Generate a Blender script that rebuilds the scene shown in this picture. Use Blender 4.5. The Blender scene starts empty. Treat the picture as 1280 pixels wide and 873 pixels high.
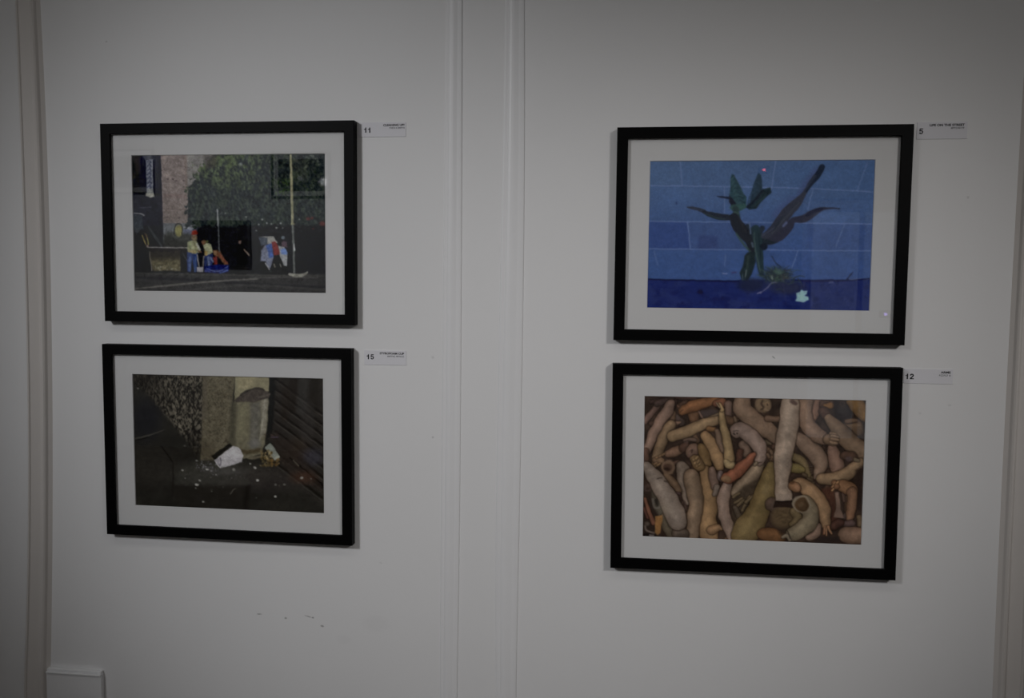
import bpy, bmesh, math
import numpy as np
from mathutils import Vector, Matrix

# ------------------------------------------------------------------ camera, world, lights, exposure
SC = bpy.context.scene
COL = SC.collection
Z0 = 1.487                                   # the height of the measuring origin above the floor
F_PX = 1074.87
CAM = (0.16597, -1.66686, 0.06282 + Z0)
YAW, PITCH, ROLL = 0.12452, -0.07362, -0.00752


def cam_axes():
    cy, sy = math.cos(YAW), math.sin(YAW)
    cp, sp = math.cos(PITCH), math.sin(PITCH)
    cr, sr = math.cos(ROLL), math.sin(ROLL)
    rz = np.array([[cy, -sy, 0], [sy, cy, 0], [0, 0, 1]])
    rx = np.array([[1, 0, 0], [0, cp, -sp], [0, sp, cp]])
    ry = np.array([[cr, 0, sr], [0, 1, 0], [-sr, 0, cr]])
    return rz @ rx @ ry                      # columns: right, forward, up


AX = cam_axes()
cam_data = bpy.data.cameras.new('camera')
cam = bpy.data.objects.new('camera', cam_data)
COL.objects.link(cam)
cam_data.sensor_fit = 'HORIZONTAL'
cam_data.sensor_width = 36.0
cam_data.lens = F_PX * 36.0 / 1280.0
cam_data.shift_y = -10.0 / 1280.0
cam_data.clip_start = 0.02
cam.matrix_world = Matrix(((AX[0, 0], AX[0, 2], -AX[0, 1], CAM[0]),
                           (AX[1, 0], AX[1, 2], -AX[1, 1], CAM[1]),
                           (AX[2, 0], AX[2, 2], -AX[2, 1], CAM[2]),
                           (0, 0, 0, 1)))
SC.camera = cam

SC.view_settings.view_transform = 'Standard'
SC.view_settings.look = 'None'
SC.view_settings.exposure = 0.0
SC.view_settings.gamma = 1.0
SC.view_settings.use_curve_mapping = False

world = bpy.data.worlds.new('evening')
SC.world = world
world.use_nodes = True
world.node_tree.nodes['Background'].inputs[0].default_value = (0.5, 0.55, 0.65, 1)
world.node_tree.nodes['Background'].inputs[1].default_value = 0.1


def spot(name, loc, aim, power, col, half, size, blend=1.0):
    d = bpy.data.lights.new(name, 'SPOT')
    d.energy = power
    d.color = col
    d.spot_size = 2 * half
    d.spot_blend = blend
    d.shadow_soft_size = size
    o = bpy.data.objects.new(name, d)
    COL.objects.link(o)
    o.location = loc
    o.rotation_euler = (Vector(aim) - Vector(loc)).to_track_quat('-Z', 'Y').to_euler()
    return o


# unseen spots: two crossing on the picture wall, cones shaped to imitate lens vignetting, two added to brighten the opposite wall
SPOTS = [((-1.75, -2.55, 2.64), (-0.30, 0.0, 1.275), 118.0, (0.975, 0.98, 1.0), 0.344),
         ((1.95, -2.55, 2.64), (0.30, 0.0, 1.225), 96.0, (1.0, 0.97, 0.95), 0.281),
         ((-3.2, -3.3, 2.62), (-3.2, -5.6, 2.25), 145.0, (0.95, 0.975, 1.0), 0.80),
         ((0.9, -3.4, 2.62), (0.9, -5.6, 1.9), 42.0, (1.0, 0.97, 0.93), 0.80)]
for i, (lo, ai, pw, co, ha) in enumerate(SPOTS):
    spot('spot_light', lo, ai, pw, co, ha, 0.22 if i < 2 else 0.045)


fill = bpy.data.lights.new('ceiling_light', 'AREA')  # unseen fill under the ceiling, added for ambient light and softer shadows
fill.shape = 'RECTANGLE'
fill.size, fill.size_y = 4.4, 0.5
fill.energy = 6.5
fill.color = (1.0, 0.975, 0.94)
fo = bpy.data.objects.new('ceiling_light', fill)
COL.objects.link(fo)
fo.location = (0.0, -1.35, 2.95)


# ------------------------------------------------------------------ helpers
def pix(px, py, y=0.0):
    """where the sight line of a photo pixel meets the plane at depth y"""
    d = AX @ np.array([(px - 640.0) / F_PX, 1.0, -(py - 426.5) / F_PX])
    t = (y - CAM[1]) / d[1]
    return Vector((CAM[0] + d[0] * t, y, CAM[2] + d[2] * t))


def node_mat(name):
    m = bpy.data.materials.new(name)
    m.use_nodes = True
    return m, m.node_tree.nodes, m.node_tree.links, m.node_tree.nodes['Principled BSDF']


def mat_paint(name, col, rough=0.55, var=0.05, bump=0.15, scale=6.0, spec=0.35, fine=90.0):
    m, n, l, b = node_mat(name)
    b.inputs['Roughness'].default_value = rough
    b.inputs['Specular IOR Level'].default_value = spec
    tc = n.new('ShaderNodeTexCoord')
    n1 = n.new('ShaderNodeTexNoise')
    n1.inputs['Scale'].default_value = scale
    n1.inputs['Detail'].default_value = 5
    l.new(tc.outputs['Object'], n1.inputs['Vector'])
    mix = n.new('ShaderNodeMix')
    mix.data_type = 'RGBA'
    mix.inputs['A'].default_value = (*[c * (1 - var) for c in col], 1)
    mix.inputs['B'].default_value = (*[min(1, c * (1 + var)) for c in col], 1)
    l.new(n1.outputs['Fac'], mix.inputs['Factor'])
    l.new(mix.outputs['Result'], b.inputs['Base Color'])
    n2 = n.new('ShaderNodeTexNoise')
    n2.inputs['Scale'].default_value = fine
    n2.inputs['Detail'].default_value = 3
    l.new(tc.outputs['Object'], n2.inputs['Vector'])
    bp = n.new('ShaderNodeBump')
    bp.inputs['Strength'].default_value = bump
    bp.inputs['Distance'].default_value = 0.002
    l.new(n2.outputs['Fac'], bp.inputs['Height'])
    l.new(bp.outputs['Normal'], b.inputs['Normal'])
    return m


def mat_wall(name, col, marks):
    """painted plaster: faint mottling, roller texture, a few scuffs and dents"""
    m = mat_paint(name, col, 0.6, 0.025, 0.12, 3.5, 0.3, 60.0)
    n, l = m.node_tree.nodes, m.node_tree.links
    b = n['Principled BSDF']
    src = b.inputs['Base Color'].links[0].from_socket
    geo = n.new('ShaderNodeNewGeometry')
    wob = n.new('ShaderNodeTexNoise')
    wob.inputs['Scale'].default_value = 160
    l.new(geo.outputs['Position'], wob.inputs['Vector'])
    acc = None
    for (x, z, rx, rz, rot, dark) in marks:
        mp = n.new('ShaderNodeMapping')
        mp.vector_type = 'TEXTURE'
        mp.inputs['Location'].default_value = (x, 0, z)
        mp.inputs['Rotation'].default_value = (0, rot, 0)
        mp.inputs['Scale'].default_value = (rx, 1, rz)
        l.new(geo.outputs['Position'], mp.inputs['Vector'])
        ln = n.new('ShaderNodeVectorMath')
        ln.operation = 'LENGTH'
        l.new(mp.outputs['Vector'], ln.inputs[0])
        ad = n.new('ShaderNodeMath')
        ad.operation = 'MULTIPLY_ADD'
        ad.inputs[1].default_value = 0.9
        l.new(wob.outputs['Fac'], ad.inputs[0])
        l.new(ln.outputs['Value'], ad.inputs[2])
        mr = n.new('ShaderNodeMapRange')
        mr.interpolation_type = 'SMOOTHSTEP'
        mr.inputs['From Min'].default_value = 0.9
        mr.inputs['From Max'].default_value = 1.7
        mr.inputs['To Min'].default_value = dark
        mr.inputs['To Max'].default_value = 0.0
        l.new(ad.outputs[0], mr.inputs['Value'])
        if acc is None:
            acc = mr.outputs['Result']
        else:
            mx = n.new('ShaderNodeMath')
            mx.operation = 'MAXIMUM'
            l.new(acc, mx.inputs[0])
            l.new(mr.outputs['Result'], mx.inputs[1])
            acc = mx.outputs[0]
    if acc is not None:
        mix = n.new('ShaderNodeMix')
        mix.data_type = 'RGBA'
        mix.inputs['B'].default_value = (0.10, 0.095, 0.09, 1)
        l.new(acc, mix.inputs['Factor'])
        l.new(src, mix.inputs['A'])
        l.new(mix.outputs['Result'], b.inputs['Base Color'])
    return m


def mat_frame_wood():
    m, n, l, b = node_mat('black_stained_wood')
    b.inputs['Base Color'].default_value = (0.0014, 0.0013, 0.0015, 1)
    b.inputs['Roughness'].default_value = 0.48
    b.inputs['Specular IOR Level'].default_value = 0.07
    tc = n.new('ShaderNodeTexCoord')
    mp = n.new('ShaderNodeMapping')
    mp.inputs['Scale'].default_value = (30, 30, 30)
    l.new(tc.outputs['Object'], mp.inputs['Vector'])
    ns = n.new('ShaderNodeTexNoise')
    ns.inputs['Scale'].default_value = 4
    ns.inputs['Detail'].default_value = 6
    l.new(mp.outputs['Vector'], ns.inputs['Vector'])
    bp = n.new('ShaderNodeBump')
    bp.inputs['Strength'].default_value = 0.12
    bp.inputs['Distance'].default_value = 0.001
    l.new(ns.outputs['Fac'], bp.inputs['Height'])
    l.new(bp.outputs['Normal'], b.inputs['Normal'])
    return m


def mat_glass():
    """thin picture glass: clear straight through, a Fresnel share mirrored"""
    m, n, l, b = node_mat('picture_glass')
    n.remove(b)
    out = n['Material Output']
    tr = n.new('ShaderNodeBsdfTransparent')
    gl = n.new('ShaderNodeBsdfGlossy')
    gl.inputs['Roughness'].default_value = 0.012
    fr = n.new('ShaderNodeFresnel')
    ge = n.new('ShaderNodeNewGeometry')         # the same share on the way out as on the way in
    ma = n.new('ShaderNodeMath')
    ma.operation = 'MULTIPLY_ADD'
    ma.inputs[1].default_value = 1 / 1.5 - 1.5
    ma.inputs[2].default_value = 1.5
    l.new(ge.outputs['Backfacing'], ma.inputs[0])
    l.new(ma.outputs[0], fr.inputs['IOR'])
    mx = n.new('ShaderNodeMixShader')
    l.new(fr.outputs['Fac'], mx.inputs['Fac'])
    l.new(tr.outputs['BSDF'], mx.inputs[1])
    l.new(gl.outputs['BSDF'], mx.inputs[2])
    l.new(mx.outputs['Shader'], out.inputs['Surface'])
    return m


def mat_print():
    m, n, l, b = node_mat('photographic_print')
    at = n.new('ShaderNodeAttribute')
    at.attribute_name = 'ink'
    l.new(at.outputs['Color'], b.inputs['Base Color'])
    b.inputs['Roughness'].default_value = 0.7
    b.inputs['Specular IOR Level'].default_value = 0.05
    return m


def mat_plain(name, col, rough=0.6, spec=0.3, emit=0.0, metal=0.0):
    m, n, l, b = node_mat(name)
    b.inputs['Base Color'].default_value = (*col, 1)
    b.inputs['Roughness'].default_value = rough
    b.inputs['Specular IOR Level'].default_value = spec
    b.inputs['Metallic'].default_value = metal
    if emit:
        b.inputs['Emission Color'].default_value = (*col, 1)
        b.inputs['Emission Strength'].default_value = emit
    return m


def link_mesh(name, bm, mat, parent=None, smooth=False):
    bmesh.ops.recalc_face_normals(bm, faces=bm.faces)
    me = bpy.data.meshes.new(name)
    bm.to_mesh(me)
    bm.free()
    if mat is not None:
        me.materials.append(mat)
    if smooth:
        for p in me.polygons:
            p.use_smooth = True
    o = bpy.data.objects.new(name, me)
    COL.objects.link(o)
    if parent is not None:
        o.parent = parent
    return o


def add_box(bm, x0, x1, y0, y1, z0, z1, bevel=0.0):
    r = bmesh.ops.create_cube(bm, size=1.0)
    for v in r['verts']:
        v.co = Vector((x0 + (v.co.x + .5) * (x1 - x0), y0 + (v.co.y + .5) * (y1 - y0), z0 + (v.co.z + .5) * (z1 - z0)))
    if bevel:
        es = list({e for v in r['verts'] for e in v.link_edges})
        bmesh.ops.bevel(bm, geom=es, offset=bevel, segments=2, affect='EDGES', profile=0.6)


def add_tube(bm, p0, p1, r0, r1=None, seg=20, cap=True):
    r1 = r0 if r1 is None else r1
    p0, p1 = Vector(p0), Vector(p1)
    q = (p1 - p0).to_track_quat('Z', 'Y')
    rings = []
    for p, r in ((p0, r0), (p1, r1)):
        rings.append([bm.verts.new(p + q @ Vector((r * math.cos(2 * math.pi * k / seg), r * math.sin(2 * math.pi * k / seg), 0))) for k in range(seg)])
    for k in range(seg):
        bm.faces.new((rings[0][k], rings[0][(k + 1) % seg], rings[1][(k + 1) % seg], rings[1][k]))
    if cap:
        bm.faces.new(rings[0][::-1])
        bm.faces.new(rings[1])


def structure(o):
    o['kind'] = 'structure'
    return o


def thing(name, label, cat, loc=(0, 0, 0), group=None):
    o = bpy.data.objects.new(name, None)
    o.empty_display_size = 0.1
    COL.objects.link(o)
    o.location = loc
    o['label'] = label
    o['category'] = cat
    if group:
        o['group'] = group
    return o


# ------------------------------------------------------------------ materials
def mark(px, py, wpx, hpx, rot, dark):
    p = pix(px, py)
    s = 0.00160
    return (p.x, p.z, wpx * s, hpx * s, rot, dark)


MARKS = [mark(324, 768, 3.6, 1.0, 0.0, .55), mark(357, 773, 2.0, 1.5, 0.0, .5), mark(385, 771, 5.0, 0.9, 0.25, .5),
         mark(391, 772.5, 1.8, 1.2, 0.2, .6), mark(403, 783, 2.8, 1.5, 0.2, .55), mark(967, 447, 2.4, 1.0, 0.7, .5),
         mark(541, 547, 1.6, 1.6, 0, .28), mark(1210, 247, 1.5, 1.8, 0, .22), mark(1187, 507, 2.2, 1.4, 0, .15),
         mark(541, 447, 1.8, 1.8, 0, .16), mark(476, 704, 2.5, 1.2, 0.3, .12), mark(133, 52, 1.6, 1.4, 0, .25),
         mark(1150, 517, 2.0, 1.4, .4, .12), mark(470, 780, 18, 12, 0, .04), mark(430, 800, 10, 7, 0, .03)]
M_WALL = mat_wall('off_white_wall_paint', (0.79, 0.788, 0.790), MARKS)
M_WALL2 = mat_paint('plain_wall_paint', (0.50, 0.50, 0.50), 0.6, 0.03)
M_TRIM = mat_paint('glossy_trim_paint', (0.805, 0.805, 0.812), 0.42, 0.02, 0.25, 9.0, 0.4, 45.0)
M_TRIMW = mat_paint('aged_trim_paint', (0.66, 0.625, 0.595), 0.5, 0.03, 0.25, 9.0, 0.35, 45.0)  # the side mouldings' shade is put into this darker, warmer colour
M_FLOOR = mat_paint('worn_floor_boards', (0.17, 0.115, 0.075), 0.45, 0.25, 0.3, 4.0, 0.4, 30.0)
M_CEIL = mat_paint('ceiling_paint', (0.34, 0.34, 0.34), 0.8, 0.02)
M_FRAME = mat_frame_wood()
M_GLASS = mat_glass()
M_PRINT = mat_print()
M_MAT = mat_paint('white_mount_board', (0.715, 0.713, 0.71), 0.85, 0.006, 0.05, 20.0, 0.1, 400.0)
M_BACK = mat_plain('brown_backing_board', (0.18, 0.12, 0.07), 0.8)
M_CARD = mat_paint('white_label_card', (0.735, 0.73, 0.765), 0.6, 0.01, 0.03, 30.0, 0.3, 300.0)
M_INK = mat_plain('black_label_ink', (0.012, 0.012, 0.014), 0.7, 0.1)
M_INKG = mat_plain('grey_label_ink', (0.04, 0.04, 0.043), 0.7, 0.1)
M_BLACK = mat_plain('black_metal', (0.01, 0.01, 0.011), 0.4, 0.4)
M_DAY = mat_plain('dull_daylight', (0.80, 0.9, 1.0), 0.5, 0.0, 0.17)

# ------------------------------------------------------------------ the room
XL, XR, YB, H = -5.4, 3.2, -5.6, 3.0
for nm, bx, mt in (('wall_back', (XL - .12, XR + .12, 0.0, 0.12, 0, H), M_WALL),
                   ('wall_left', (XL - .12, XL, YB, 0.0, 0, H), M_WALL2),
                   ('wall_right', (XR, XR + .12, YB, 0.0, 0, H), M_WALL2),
                   ('floor', (XL - .12, XR + .12, YB - .12, 0.12, -0.1, 0), M_FLOOR),
                   ('ceiling', (XL - .12, XR + .12, YB - .12, 0.12, H, H + .1), M_CEIL)):
    b_ = bmesh.new()
    add_box(b_, *bx)
    structure(link_mesh(nm, b_, mt))
# the opposite wall with a glazed door opening
DX0, DX1, DH = 1.62, 2.57, 2.2
b_ = bmesh.new()
add_box(b_, XL - .12, DX0, YB - .12, YB, 0, H)
add_box(b_, DX1, XR + .12, YB - .12, YB, 0, H)
add_box(b_, DX0, DX1, YB - .12, YB, DH, H)
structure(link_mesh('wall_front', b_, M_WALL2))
b_ = bmesh.new()
for (a0, a1, c0, c1) in ((DX0, DX0 + .09, 0, DH), (DX1 - .09, DX1, 0, DH), (DX0 + .09, DX1 - .09, DH - .1, DH), (DX0 + .09, DX1 - .09, 0, .25),
                         ((DX0 + DX1) / 2 - .02, (DX0 + DX1) / 2 + .02, .25, DH - .1), (DX0 + .09, DX1 - .09, 1.0, 1.05)):
    add_box(b_, a0, a1, YB - .09, YB - .045, c0, c1, 0.004)
door = structure(link_mesh('door_1', b_, M_TRIM))
b_ = bmesh.new()
add_box(b_, DX0 + .09, DX1 - .09, YB - .075, YB - .07, .25, DH - .1)
link_mesh('frosted_pane', b_, M_DAY, door)
b_ = bmesh.new()
add_tube(b_, (DX0 + .05, YB - .045, 1.02), (DX0 + .05, YB - .0, 1.02), .012)
add_tube(b_, (DX0 + .05, YB - .004, 1.02), (DX0 + .16, YB - .004, 1.02), .010)
link_mesh('door_handle', b_, M_BLACK, door)



# ------------------------------------------------------------------ mouldings on the picture wall
def moulding(name, path, profile, mat, mirror=False):
    """path: list of (x_left, x_right, z); profile: (share of the width, height off the wall)"""
    bm = bmesh.new()
    rings = []
    for (xa, xb, z) in path:
        ring = []
        for (u, d) in profile:
            uu = 1 - u if mirror else u
            ring.append(bm.verts.new((xa + (xb - xa) * uu, -d, z)))
        rings.append(ring)
    k = len(profile)
    for i in range(len(rings) - 1):
        for j in range(k - 1):
            bm.faces.new((rings[i][j], rings[i][j + 1], rings[i + 1][j + 1], rings[i + 1][j]))
        bm.faces.new((rings[i][k - 1], rings[i][0], rings[i + 1][0], rings[i + 1][k - 1]))
    bm.faces.new(rings[0])
    bm.faces.new(rings[-1][::-1])
    return structure(link_mesh(name, bm, mat))


def spline(zs, ctrl):
    zc = np.array([c[0] for c in ctrl])
    out = []
    for col in range(1, len(ctrl[0])):
        vc = np.array([c[col] for c in ctrl])
        cf = np.polyfit(zc, vc, 3)
        zz = np.clip(zs, zc.min(), zc.max())
        out.append(np.polyval(cf, zz))
    return out


ZS = np.linspace(0.0, 3.0, 61)
PR_SIDE = [(0, 0), (0.0, .011), (.05, .0135), (.10, .0135), (.14, .011), (.52, .0065), (.60, .0065), (.66, .0105), (.74, .0115), (.80, .0095), (.86, .0045), (1.0, 0.0)]
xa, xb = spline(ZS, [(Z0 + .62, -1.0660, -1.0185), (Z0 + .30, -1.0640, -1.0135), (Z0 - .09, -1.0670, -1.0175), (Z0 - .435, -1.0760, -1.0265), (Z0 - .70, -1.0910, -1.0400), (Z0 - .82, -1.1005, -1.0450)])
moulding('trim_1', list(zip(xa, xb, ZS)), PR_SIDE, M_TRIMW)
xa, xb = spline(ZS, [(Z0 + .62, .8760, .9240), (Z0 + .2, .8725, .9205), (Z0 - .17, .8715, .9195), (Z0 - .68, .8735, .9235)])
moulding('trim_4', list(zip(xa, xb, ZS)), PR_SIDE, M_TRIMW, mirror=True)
PR_MID = [(0, 0), (.03, .0012), (.08, .0020), (.15, .0020), (.21, .0019), (.28, .0034), (.37, .0043), (.48, .0044), (.60, .0037), (.70, .0030), (.80, .0029), (.90, .0027), (.96, .0020), (1.0, 0.0)]
xa, xb = spline(ZS, [(Z0 + .594, -.1755, -.1425), (Z0 + .2, -.1790, -.1425), (Z0 - .07, -.1815, -.1430), (Z0 - .75, -.1855, -.1485)])
moulding('trim_2', list(zip(xa, xb, ZS)), PR_MID, M_TRIM)
xa, xb = spline(ZS, [(Z0 + .59, -.0610, -.0230), (Z0 + .2, -.0650, -.0200), (Z0 - .067, -.0690, -.0210), (Z0 - .75, -.0705, -.0280)])
moulding('trim_3', list(zip(xa, xb, ZS)), PR_MID, M_TRIM)
# the panelled block low at the left, its top edge moulded
b_ = bmesh.new()
add_box(b_, -1.046, -.9205, -.0115, -0.0005, 0.10, Z0 - .7935)
for (x0, x1, d, z0, z1) in ((-1.046, -.9205, .0115, Z0 - .7935, Z0 - .7895), (-1.046, -.9215, .0070, Z0 - .7895, Z0 - .7845)):
    add_box(b_, x0, x1, -d - .003, -0.0005, z0, z1, 0.0012)
structure(link_mesh('trim_5', b_, M_TRIM))
b_ = bmesh.new()
add_box(b_, XL, -1.104, -.016, 0, 0, .14, .003)
add_box(b_, -.92, XR, -.016, 0, 0, .10, .003)
structure(link_mesh('baseboard_back', b_, M_TRIM))


# ------------------------------------------------------------------ painting the four prints
def smooth(a, b, x):
    t = np.clip((x - a) / (b - a), 0, 1)
    return t * t * (3 - 2 * t)


def homography(q):
    (x0, y0), (x1, y1), (x2, y2), (x3, y3) = q
    A, B = [], []
    for (u, v), (x, y) in zip(((0, 0), (1, 0), (1, 1), (0, 1)), q):
        A.append([u, v, 1, 0, 0, 0, -u * x, -v * x]); B.append(x)
        A.append([0, 0, 0, u, v, 1, -u * y, -v * y]); B.append(y)
    h = np.linalg.solve(np.array(A, float), np.array(B, float))
    return np.append(h, 1).reshape(3, 3)


class Canvas:
    """a print's ink, laid down vertex by vertex; coordinates are those of a tracing at `sc` units per photo pixel"""

    def __init__(self, corners, org, sc, w=420, h=284, seed=1, wob=0.0, cell=30.0):
        self.w, self.h = w, h
        Hm = homography([((x - org[0]) * sc, (y - org[1]) * sc) for x, y in corners])
        u, v = np.meshgrid(np.linspace(0, 1, w), np.linspace(0, 1, h))
        q = np.stack([u, v, np.ones_like(u)], -1) @ Hm.T
        self.X, self.Y = q[..., 0] / q[..., 2], q[..., 1] / q[..., 2]
        self.im = np.zeros((h, w, 3))
        self.rng = np.random.default_rng(seed)
        if wob:
            self.warp(wob, cell, seed + 900)

    def noise(self, sx, sy, ang=0.0, octv=3, seed=None):
        """value noise with cells of sx by sy tracing units"""
        rng = self.rng if seed is None else np.random.default_rng(seed)
        c, s = math.cos(ang), math.sin(ang)
        out = np.zeros_like(self.X)
        amp, tot = 1.0, 0.0
        for o in range(octv):
            a = (self.X * c + self.Y * s) / sx + 500
            b = (-self.X * s + self.Y * c) / sy + 500
            g = rng.random((256, 256))
            ia, ib = np.floor(a).astype(int), np.floor(b).astype(int)
            fa, fb = a - ia, b - ib
            fa, fb = fa * fa * (3 - 2 * fa), fb * fb * (3 - 2 * fb)
            G = lambda i, j: g[i % 256, j % 256]
            out += amp * ((G(ia, ib) * (1 - fa) + G(ia + 1, ib) * fa) * (1 - fb) + (G(ia, ib + 1) * (1 - fa) + G(ia + 1, ib + 1) * fa) * fb)
            tot += amp
            amp *= .55
            sx, sy = sx / 2, sy / 2
        return out / tot

    def put(self, mask, col, sl=None):
        col = np.asarray(col, float)
        v = self.im if sl is None else self.im[sl]
        v += (col - v) * mask[..., None]

    def crop(self, x0, y0, x1, y1):
        m = (self.X >= x0) & (self.X <= x1) & (self.Y >= y0) & (self.Y <= y1)
        r = np.where(m.any(1))[0]
        c = np.where(m.any(0))[0]
        if len(r) == 0 or len(c) == 0:
            return None
        return (slice(r[0], r[-1] + 1), slice(c[0], c[-1] + 1))

    def poly_mask(self, pts, soft, sl):
        X, Y = self.X[sl], self.Y[sl]
        pts = np.asarray(pts, float)
        inside = np.zeros(X.shape, bool)
        dist = np.full(X.shape, 1e9)
        for i in range(len(pts)):
            (ax, ay), (bx, by) = pts[i], pts[(i + 1) % len(pts)]
            cond = (ay > Y) != (by > Y)
            with np.errstate(divide='ignore', invalid='ignore'):
                xi = (bx - ax) * (Y - ay) / (by - ay + 1e-12) + ax
            inside ^= cond & (X < xi)
            dx, dy = bx - ax, by - ay
            t = np.clip(((X - ax) * dx + (Y - ay) * dy) / (dx * dx + dy * dy + 1e-9), 0, 1)
            dist = np.minimum(dist, np.hypot(X - ax - t * dx, Y - ay - t * dy))
        d = np.where(inside, -dist, dist)
        return smooth(soft, -soft, d)

    def poly(self, pts, col, alpha=1.0, soft=2.5, var=0.0):
        p = np.asarray(pts, float)
        sl = self.crop(p[:, 0].min() - soft, p[:, 1].min() - soft, p[:, 0].max() + soft, p[:, 1].max() + soft)
        if sl is None:
            return
        m = self.poly_mask(pts, soft, sl) * alpha
        c = np.asarray(col, float)
        if var:
            n = self.noise(14, 14, octv=2)[sl]
            c = c * (1 + var * (n[..., None] - .5) * 2)
        self.put(m, c, sl)

    def blob(self, cx, cy, rx, ry, col, alpha=1.0, soft=.25, rot=0.0, ring=None):
        R = max(rx, ry) * (1 + soft) + 3
        sl = self.crop(cx - R, cy - R, cx + R, cy + R)
        if sl is None:
            return
        X, Y = self.X[sl] - cx, self.Y[sl] - cy
        c, s = math.cos(rot), math.sin(rot)
        q = np.hypot((X * c + Y * s) / rx, (-X * s + Y * c) / ry)
        m = smooth(1 + soft, 1 - soft, q)
        if ring:
            m = m * smooth(1 - ring - soft, 1 - ring + soft, q)
        self.put(m * alpha, col, sl)

    def _path(self, pts, n=7):
        P = np.asarray(pts, float)
        if len(P) < 3:
            return P
        out = []
        for i in range(len(P) - 1):
            p0, p1, p2, p3 = P[max(i - 1, 0)], P[i], P[i + 1], P[min(i + 2, len(P) - 1)]
            for t in np.linspace(0, 1, n, endpoint=False):
                out.append(.5 * (2 * p1 + (p2 - p0) * t + (2 * p0 - 5 * p1 + 4 * p2 - p3) * t * t + (3 * p1 - p0 - 3 * p2 + p3) * t ** 3))
        out.append(P[-1])
        return np.array(out)

    def field(self, pts, pad=12):
        P = self._path(pts)
        rm = P[:, 2].max() + pad
        sl = self.crop(P[:, 0].min() - rm, P[:, 1].min() - rm, P[:, 0].max() + rm, P[:, 1].max() + rm)
        if sl is None:
            return None
        X, Y = self.X[sl], self.Y[sl]
        best = np.full(X.shape, 1e9)
        nx, ny, rr = np.zeros(X.shape), np.zeros(X.shape), np.ones(X.shape)
        for (ax, ay, ar), (bx, by, br) in zip(P[:-1], P[1:]):
            dx, dy = bx - ax, by - ay
            t = np.clip(((X - ax) * dx + (Y - ay) * dy) / (dx * dx + dy * dy + 1e-9), 0, 1)
            r = np.maximum(ar + (br - ar) * t, .5)
            ex, ey = X - ax - t * dx, Y - ay - t * dy
            q = np.hypot(ex, ey) / r
            m = q < best
            best = np.where(m, q, best)
            nx, ny, rr = np.where(m, ex / r, nx), np.where(m, ey / r, ny), np.where(m, r, rr)
        return sl, best, nx, ny, rr

    def stroke(self, pts, col, alpha=1.0, soft=1.6):
        f = self.field(pts, 4)
        if f is None:
            return
        sl, q, nx, ny, r = f
        self.put(smooth(soft, -soft, (q - 1) * r) * alpha, col, sl)

    def limb(self, pts, col, halo=7.0, dark=.52, light=(-.35, -.6), shine=.12, var=.13):
        """a rounded limb as a camera sees it in a heap: a dark seam round it, paler along its ridge"""
        f = self.field([(x, y, r * 1.06) for x, y, r in pts], 14)
        if f is None:
            return
        sl, q, nx, ny, r = f
        d = (q - 1) * r
        if halo:
            self.put(smooth(halo, 0, d) * .62, (17, 12, 10), sl)
        z = np.sqrt(np.clip(1 - q * q, 0, 1))
        sh = dark + (1 - dark) * z ** .75 + .15 * (nx * light[0] + ny * light[1]) + shine * np.exp(-((nx + .2) ** 2 + (ny + .25) ** 2) / .10)
        n = self.noise(24, 24, octv=3)[sl]
        sh = sh * (1 + var * 2 * (n - .5))
        c = np.asarray(col, float)[None, None] * sh[..., None]
        # the seam runs warm
        c[..., 1] *= 1 - .07 * (1 - z)
        c[..., 2] *= 1 - .12 * (1 - z)
        m = smooth(1.6, -1.6, d)[..., None]
        v = self.im[sl]
        v += (c - v) * m

    def dots(self, n, box, rmin, rmax, col, alpha=.8, var=20):
        for _ in range(n):
            x = self.rng.uniform(box[0], box[2]); y = self.rng.uniform(box[1], box[3]); r = self.rng.uniform(rmin, rmax)
            c = np.clip(np.asarray(col, float) + self.rng.uniform(-var, var), 0, 255)
            self.blob(x, y, r, r * self.rng.uniform(.6, 1), c, alpha * self.rng.uniform(.5, 1), .4, self.rng.uniform(0, 3))

    def warp(self, amp, cell, seed):
        """hand-cut outlines: wander the tracing grid a little"""
        a = self.noise(cell, cell, 0, 2, seed) - .5
        b = self.noise(cell, cell, .7, 2, seed + 1) - .5
        self.X = self.X + 2 * amp * a
        self.Y = self.Y + 2 * amp * b

    def finish(self, sat=1.0, lum=1.0, soft=1, grain=.03, tint=(1, 1, 1)):
        g = self.im @ np.array((.3, .59, .11))
        self.im = (g[..., None] + (self.im - g[..., None]) * sat) * lum * np.asarray(tint)
        for _ in range(soft):
            p = np.pad(self.im, ((1, 1), (1, 1), (0, 0)), 'edge')
            p = .25 * p[:-2] + .5 * p[1:-1] + .25 * p[2:]
            self.im = .25 * p[:, :-2] + .5 * p[:, 1:-1] + .25 * p[:, 2:]
        self.im *= (1 + grain * self.rng.normal(0, 1, self.X.shape))[..., None]
        return self

    def ink(self, gain, haze):
        v = np.clip(self.im, 0, 255) / 255
        u_, v_ = np.meshgrid(np.linspace(-.5, .5, self.w), np.linspace(-.5, .5, self.h))
        gain = (gain[0] + gain[1] * u_ + gain[2] * v_)[..., None]
        lin = np.where(v < .04045, v / 12.92, ((v + .055) / 1.055) ** 2.4)
        a = (lin - haze) / gain
        return np.clip(a, .003, .9)


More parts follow.
